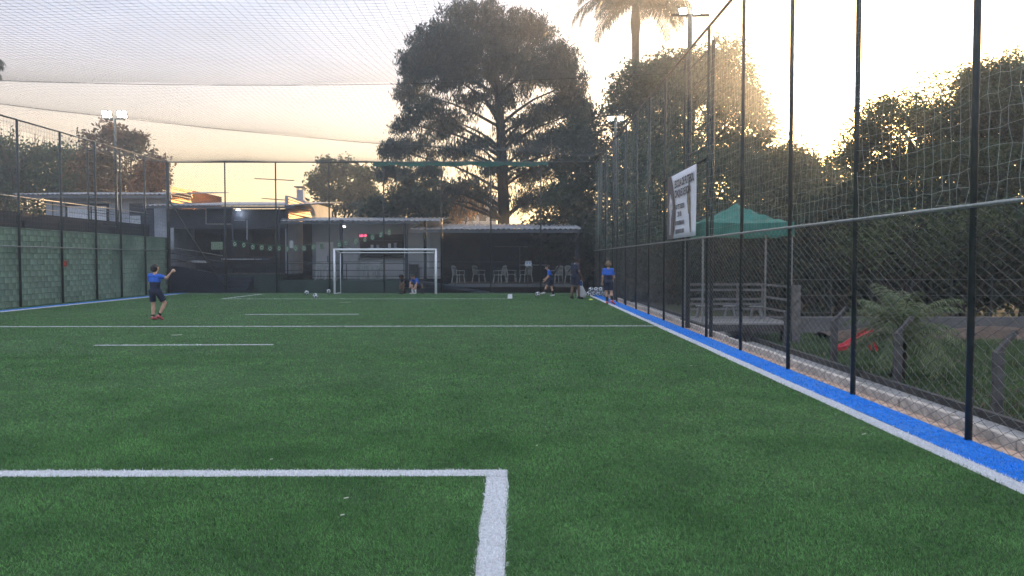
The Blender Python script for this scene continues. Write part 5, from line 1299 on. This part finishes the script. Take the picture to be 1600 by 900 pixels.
    br(Vector((0, 0, 0)), Vector((0, 0, 1)), 5.2, .16, 0); br(Vector((0, 0, 5.1)), Vector((.3, 0, 1)).normalized(), 2.0, .1, 4); br(Vector((0, 0, 5.1)), Vector((-.4, 0, 1)).normalized(), 1.8, .09, 4); br(Vector((0, 0, 4.4)), Vector((.9, 0, .6)).normalized(), 2.2, .08, 3)
    mb.build('branches', M_bark, t)
    # palms
    palm('tall_palm', 'tall palm with hanging fronds rising above the round tree', (X(993, 52), 52, -.42), A(993, 4, 52), 26, 4.8, LM_palm, 1.3, .28, 3, 1.05, leafw=.11, elev=(.0, .9))
    palm('tall_palm', 'palm at the left picture edge showing one hanging frond', (X(-42, 42), 42, -.42), A(-52, 98, 42), 16, 2.2, LM_palm, 1.3, .2, 5, .7, leafw=.07, elev=(-.1, .9))
    palm('garden_palm', 'drooping garden palm behind the kitchen roof', (X(655, 48), 48, -.42), A(655, 300, 48), 16, 2.3, LM_palm, 1.6, .15, 8, .8, leafw=.07)
    palm('garden_palm', 'low arching palm just above the kitchen roof', (X(578, 49), 49, -.42), A(578, 330, 49), 14, 2.0, LM_palm, 1.4, .14, 11, .7, leafw=.07)
    palm('dwarf_palm', 'small feathery dwarf palm in the garden beyond the fence', (X(1404, 13.0), 13.0, -.42), A(1408, 520, 13.0), 38, 1.12, leaf_mat('dwarf_palm_leaf', (.13, .16, .075), (.085, .115, .055), trans=.35), .95, .10, 21, .27, leafw=.02, nl=28, elev=(-.2, 1.4))
trees()

# ------------------------------------------------------------------ small far things
def far_things():
    c = empty('chimney', 'grey square chimney with flat cap above the pavilion roof', 'chimney', (X(471, 52), 52, -.42))
    zt = Z(297, 52) + .42
    MB().box(-.22, .22, -.22, .22, 0, zt).build('stack', M_greywall, c); 
    for sx in (-.19, .19):
        for sy in (-.19, .19): MB().box(sx - .03, sx + .03, sy - .03, sy + .03, zt, zt + .16).build('cap_leg', M_greywall, c)
    MB().box(-.36, .36, -.36, .36, zt + .161, zt + .23).build('cap', M_slate, c)
    a = empty('antenna', 'thin rooftop antenna with two crossbars above the pavilion', 'antenna', (X(432, 46), 46, 4.6))
    zb = 4.6
    MB().tube([(0, 0, 0), (0, 0, Z(276, 46) - zb)], .02, 6).build('mast', M_black, a)
    for y0, x0, x1 in ((280, 399, 461), (311, 410, 453)):
        MB().tube([(X(x0, 46) - a.location.x, 0, Z(y0 - 1, 46) - zb), (X(x1, 46) - a.location.x, 0, Z(y0 + 2, 46) - zb)], .03, 6).build('crossbar', M_bark, a)
    # pale building far behind the pine
    b = empty('far_building', 'pale far building glimpsed left of the pine trunk', 'building', (X(735, 75), 75, -.42)); w = 40 * 75 / FPX
    zt = Z(312, 75) + .42
    MB().box(-w, w, 0, 5, 0, zt).build('wall', mat('cream_far_wall', (.55, .50, .46), .8, var=.1, scale=1), b)
    MB().box(-w - .2, w + .2, -.3, 5.2, zt, zt + .25).build('roof', M_roof, b)
    m0 = None
    for z in (zt - 1.6, zt - 3.9):
        for k in range(5):
            q = (-w + .7 + k * 1.0, -.03, z)
            if m0 is None: m0 = MB().box(-.33, .33, 0, .03, -.5, .6).build('window', M_dark, b, q); fr = MB().box(-.38, .38, -.02, .02, -.58, -.5).build('sill', M_whitewall, m0)
            else: o = link('window', m0.data, b, q); link('sill', fr.data, o)
    # far belt of woodland added to block the horizon glow
    n = 26000; az = rng.uniform(-1.0, 1.0, n); rr = rng.uniform(100, 125, n); top = 3.2 + 1.2 * np.sin(az * 9) + .9 * np.sin(az * 23 + 1) + .6 * np.sin(az * 57)
    P = np.stack([np.sin(az) * rr, np.cos(az) * rr, -.4 + top * rng.uniform(0, 1, n) ** .8], -1)
    V = leaf_quads(P, 1.3, .9, 0)
    o = link('glow_blocking_wood', np_mesh('glow_blocking_wood', V.reshape(-1, 3), np.arange(n * 4).reshape(n, 4), LM_dark)); tag(o, 'low far belt of woodland along the horizon', 'woodland', kind='stuff')
    # bits of litter on the turf
    lm = mat('pale_scrap', (.6, .6, .5), .8)
    labs = ['tiny pale scrap on the turf near the near box line', 'pale scrap lying left of the near box corner', 'pale scrap on the turf right of the near box corner', 'pale scrap close to the right touchline', 'tiny scrap in mid pitch right of centre', 'pale dry blade near the bottom left of the box', 'scrap near the halfway line on the left', 'pale scrap before the far box']
    for (px, py, l), lb in zip(((424, 724, .02), (541, 786, .03), (839, 702, .018), (1080, 575, .03), (1350, 684, .04), (535, 813, .024), (276, 526, .2), (540, 473, .4)), labs):
        g = GP(px, py); o = MB().bar((-l / 2, 0, .0), (l / 2, l * .2, .004), .007 if l < .1 else .05, .005).build('scrap', lm, None, (g[0], g[1], .032 if g[1] < 20 else .012)); tag(o, lb, 'litter', 'scraps on the turf')
far_things()

# ------------------------------------------------------------------ evening haze, also standing in for lens glare
def haze():
    m = bpy.data.materials.new('haze'); m.use_nodes = True; N = m.node_tree.nodes; N.clear()
    o = N.new('ShaderNodeOutputMaterial'); v = N.new('ShaderNodeVolumePrincipled'); m.node_tree.links.new(v.outputs[0], o.inputs['Volume'])
    v.inputs['Color'].default_value = (.84, .90, .97, 1); v.inputs['Density'].default_value = HAZE; v.inputs['Anisotropy'].default_value = .72
    h = MB().box(-135, 135, -15, 135, -1.5, 26).build('haze', m); tag(h, 'thin evening haze', 'haze', kind='stuff')
HAZE = .0030
if HAZE: haze()
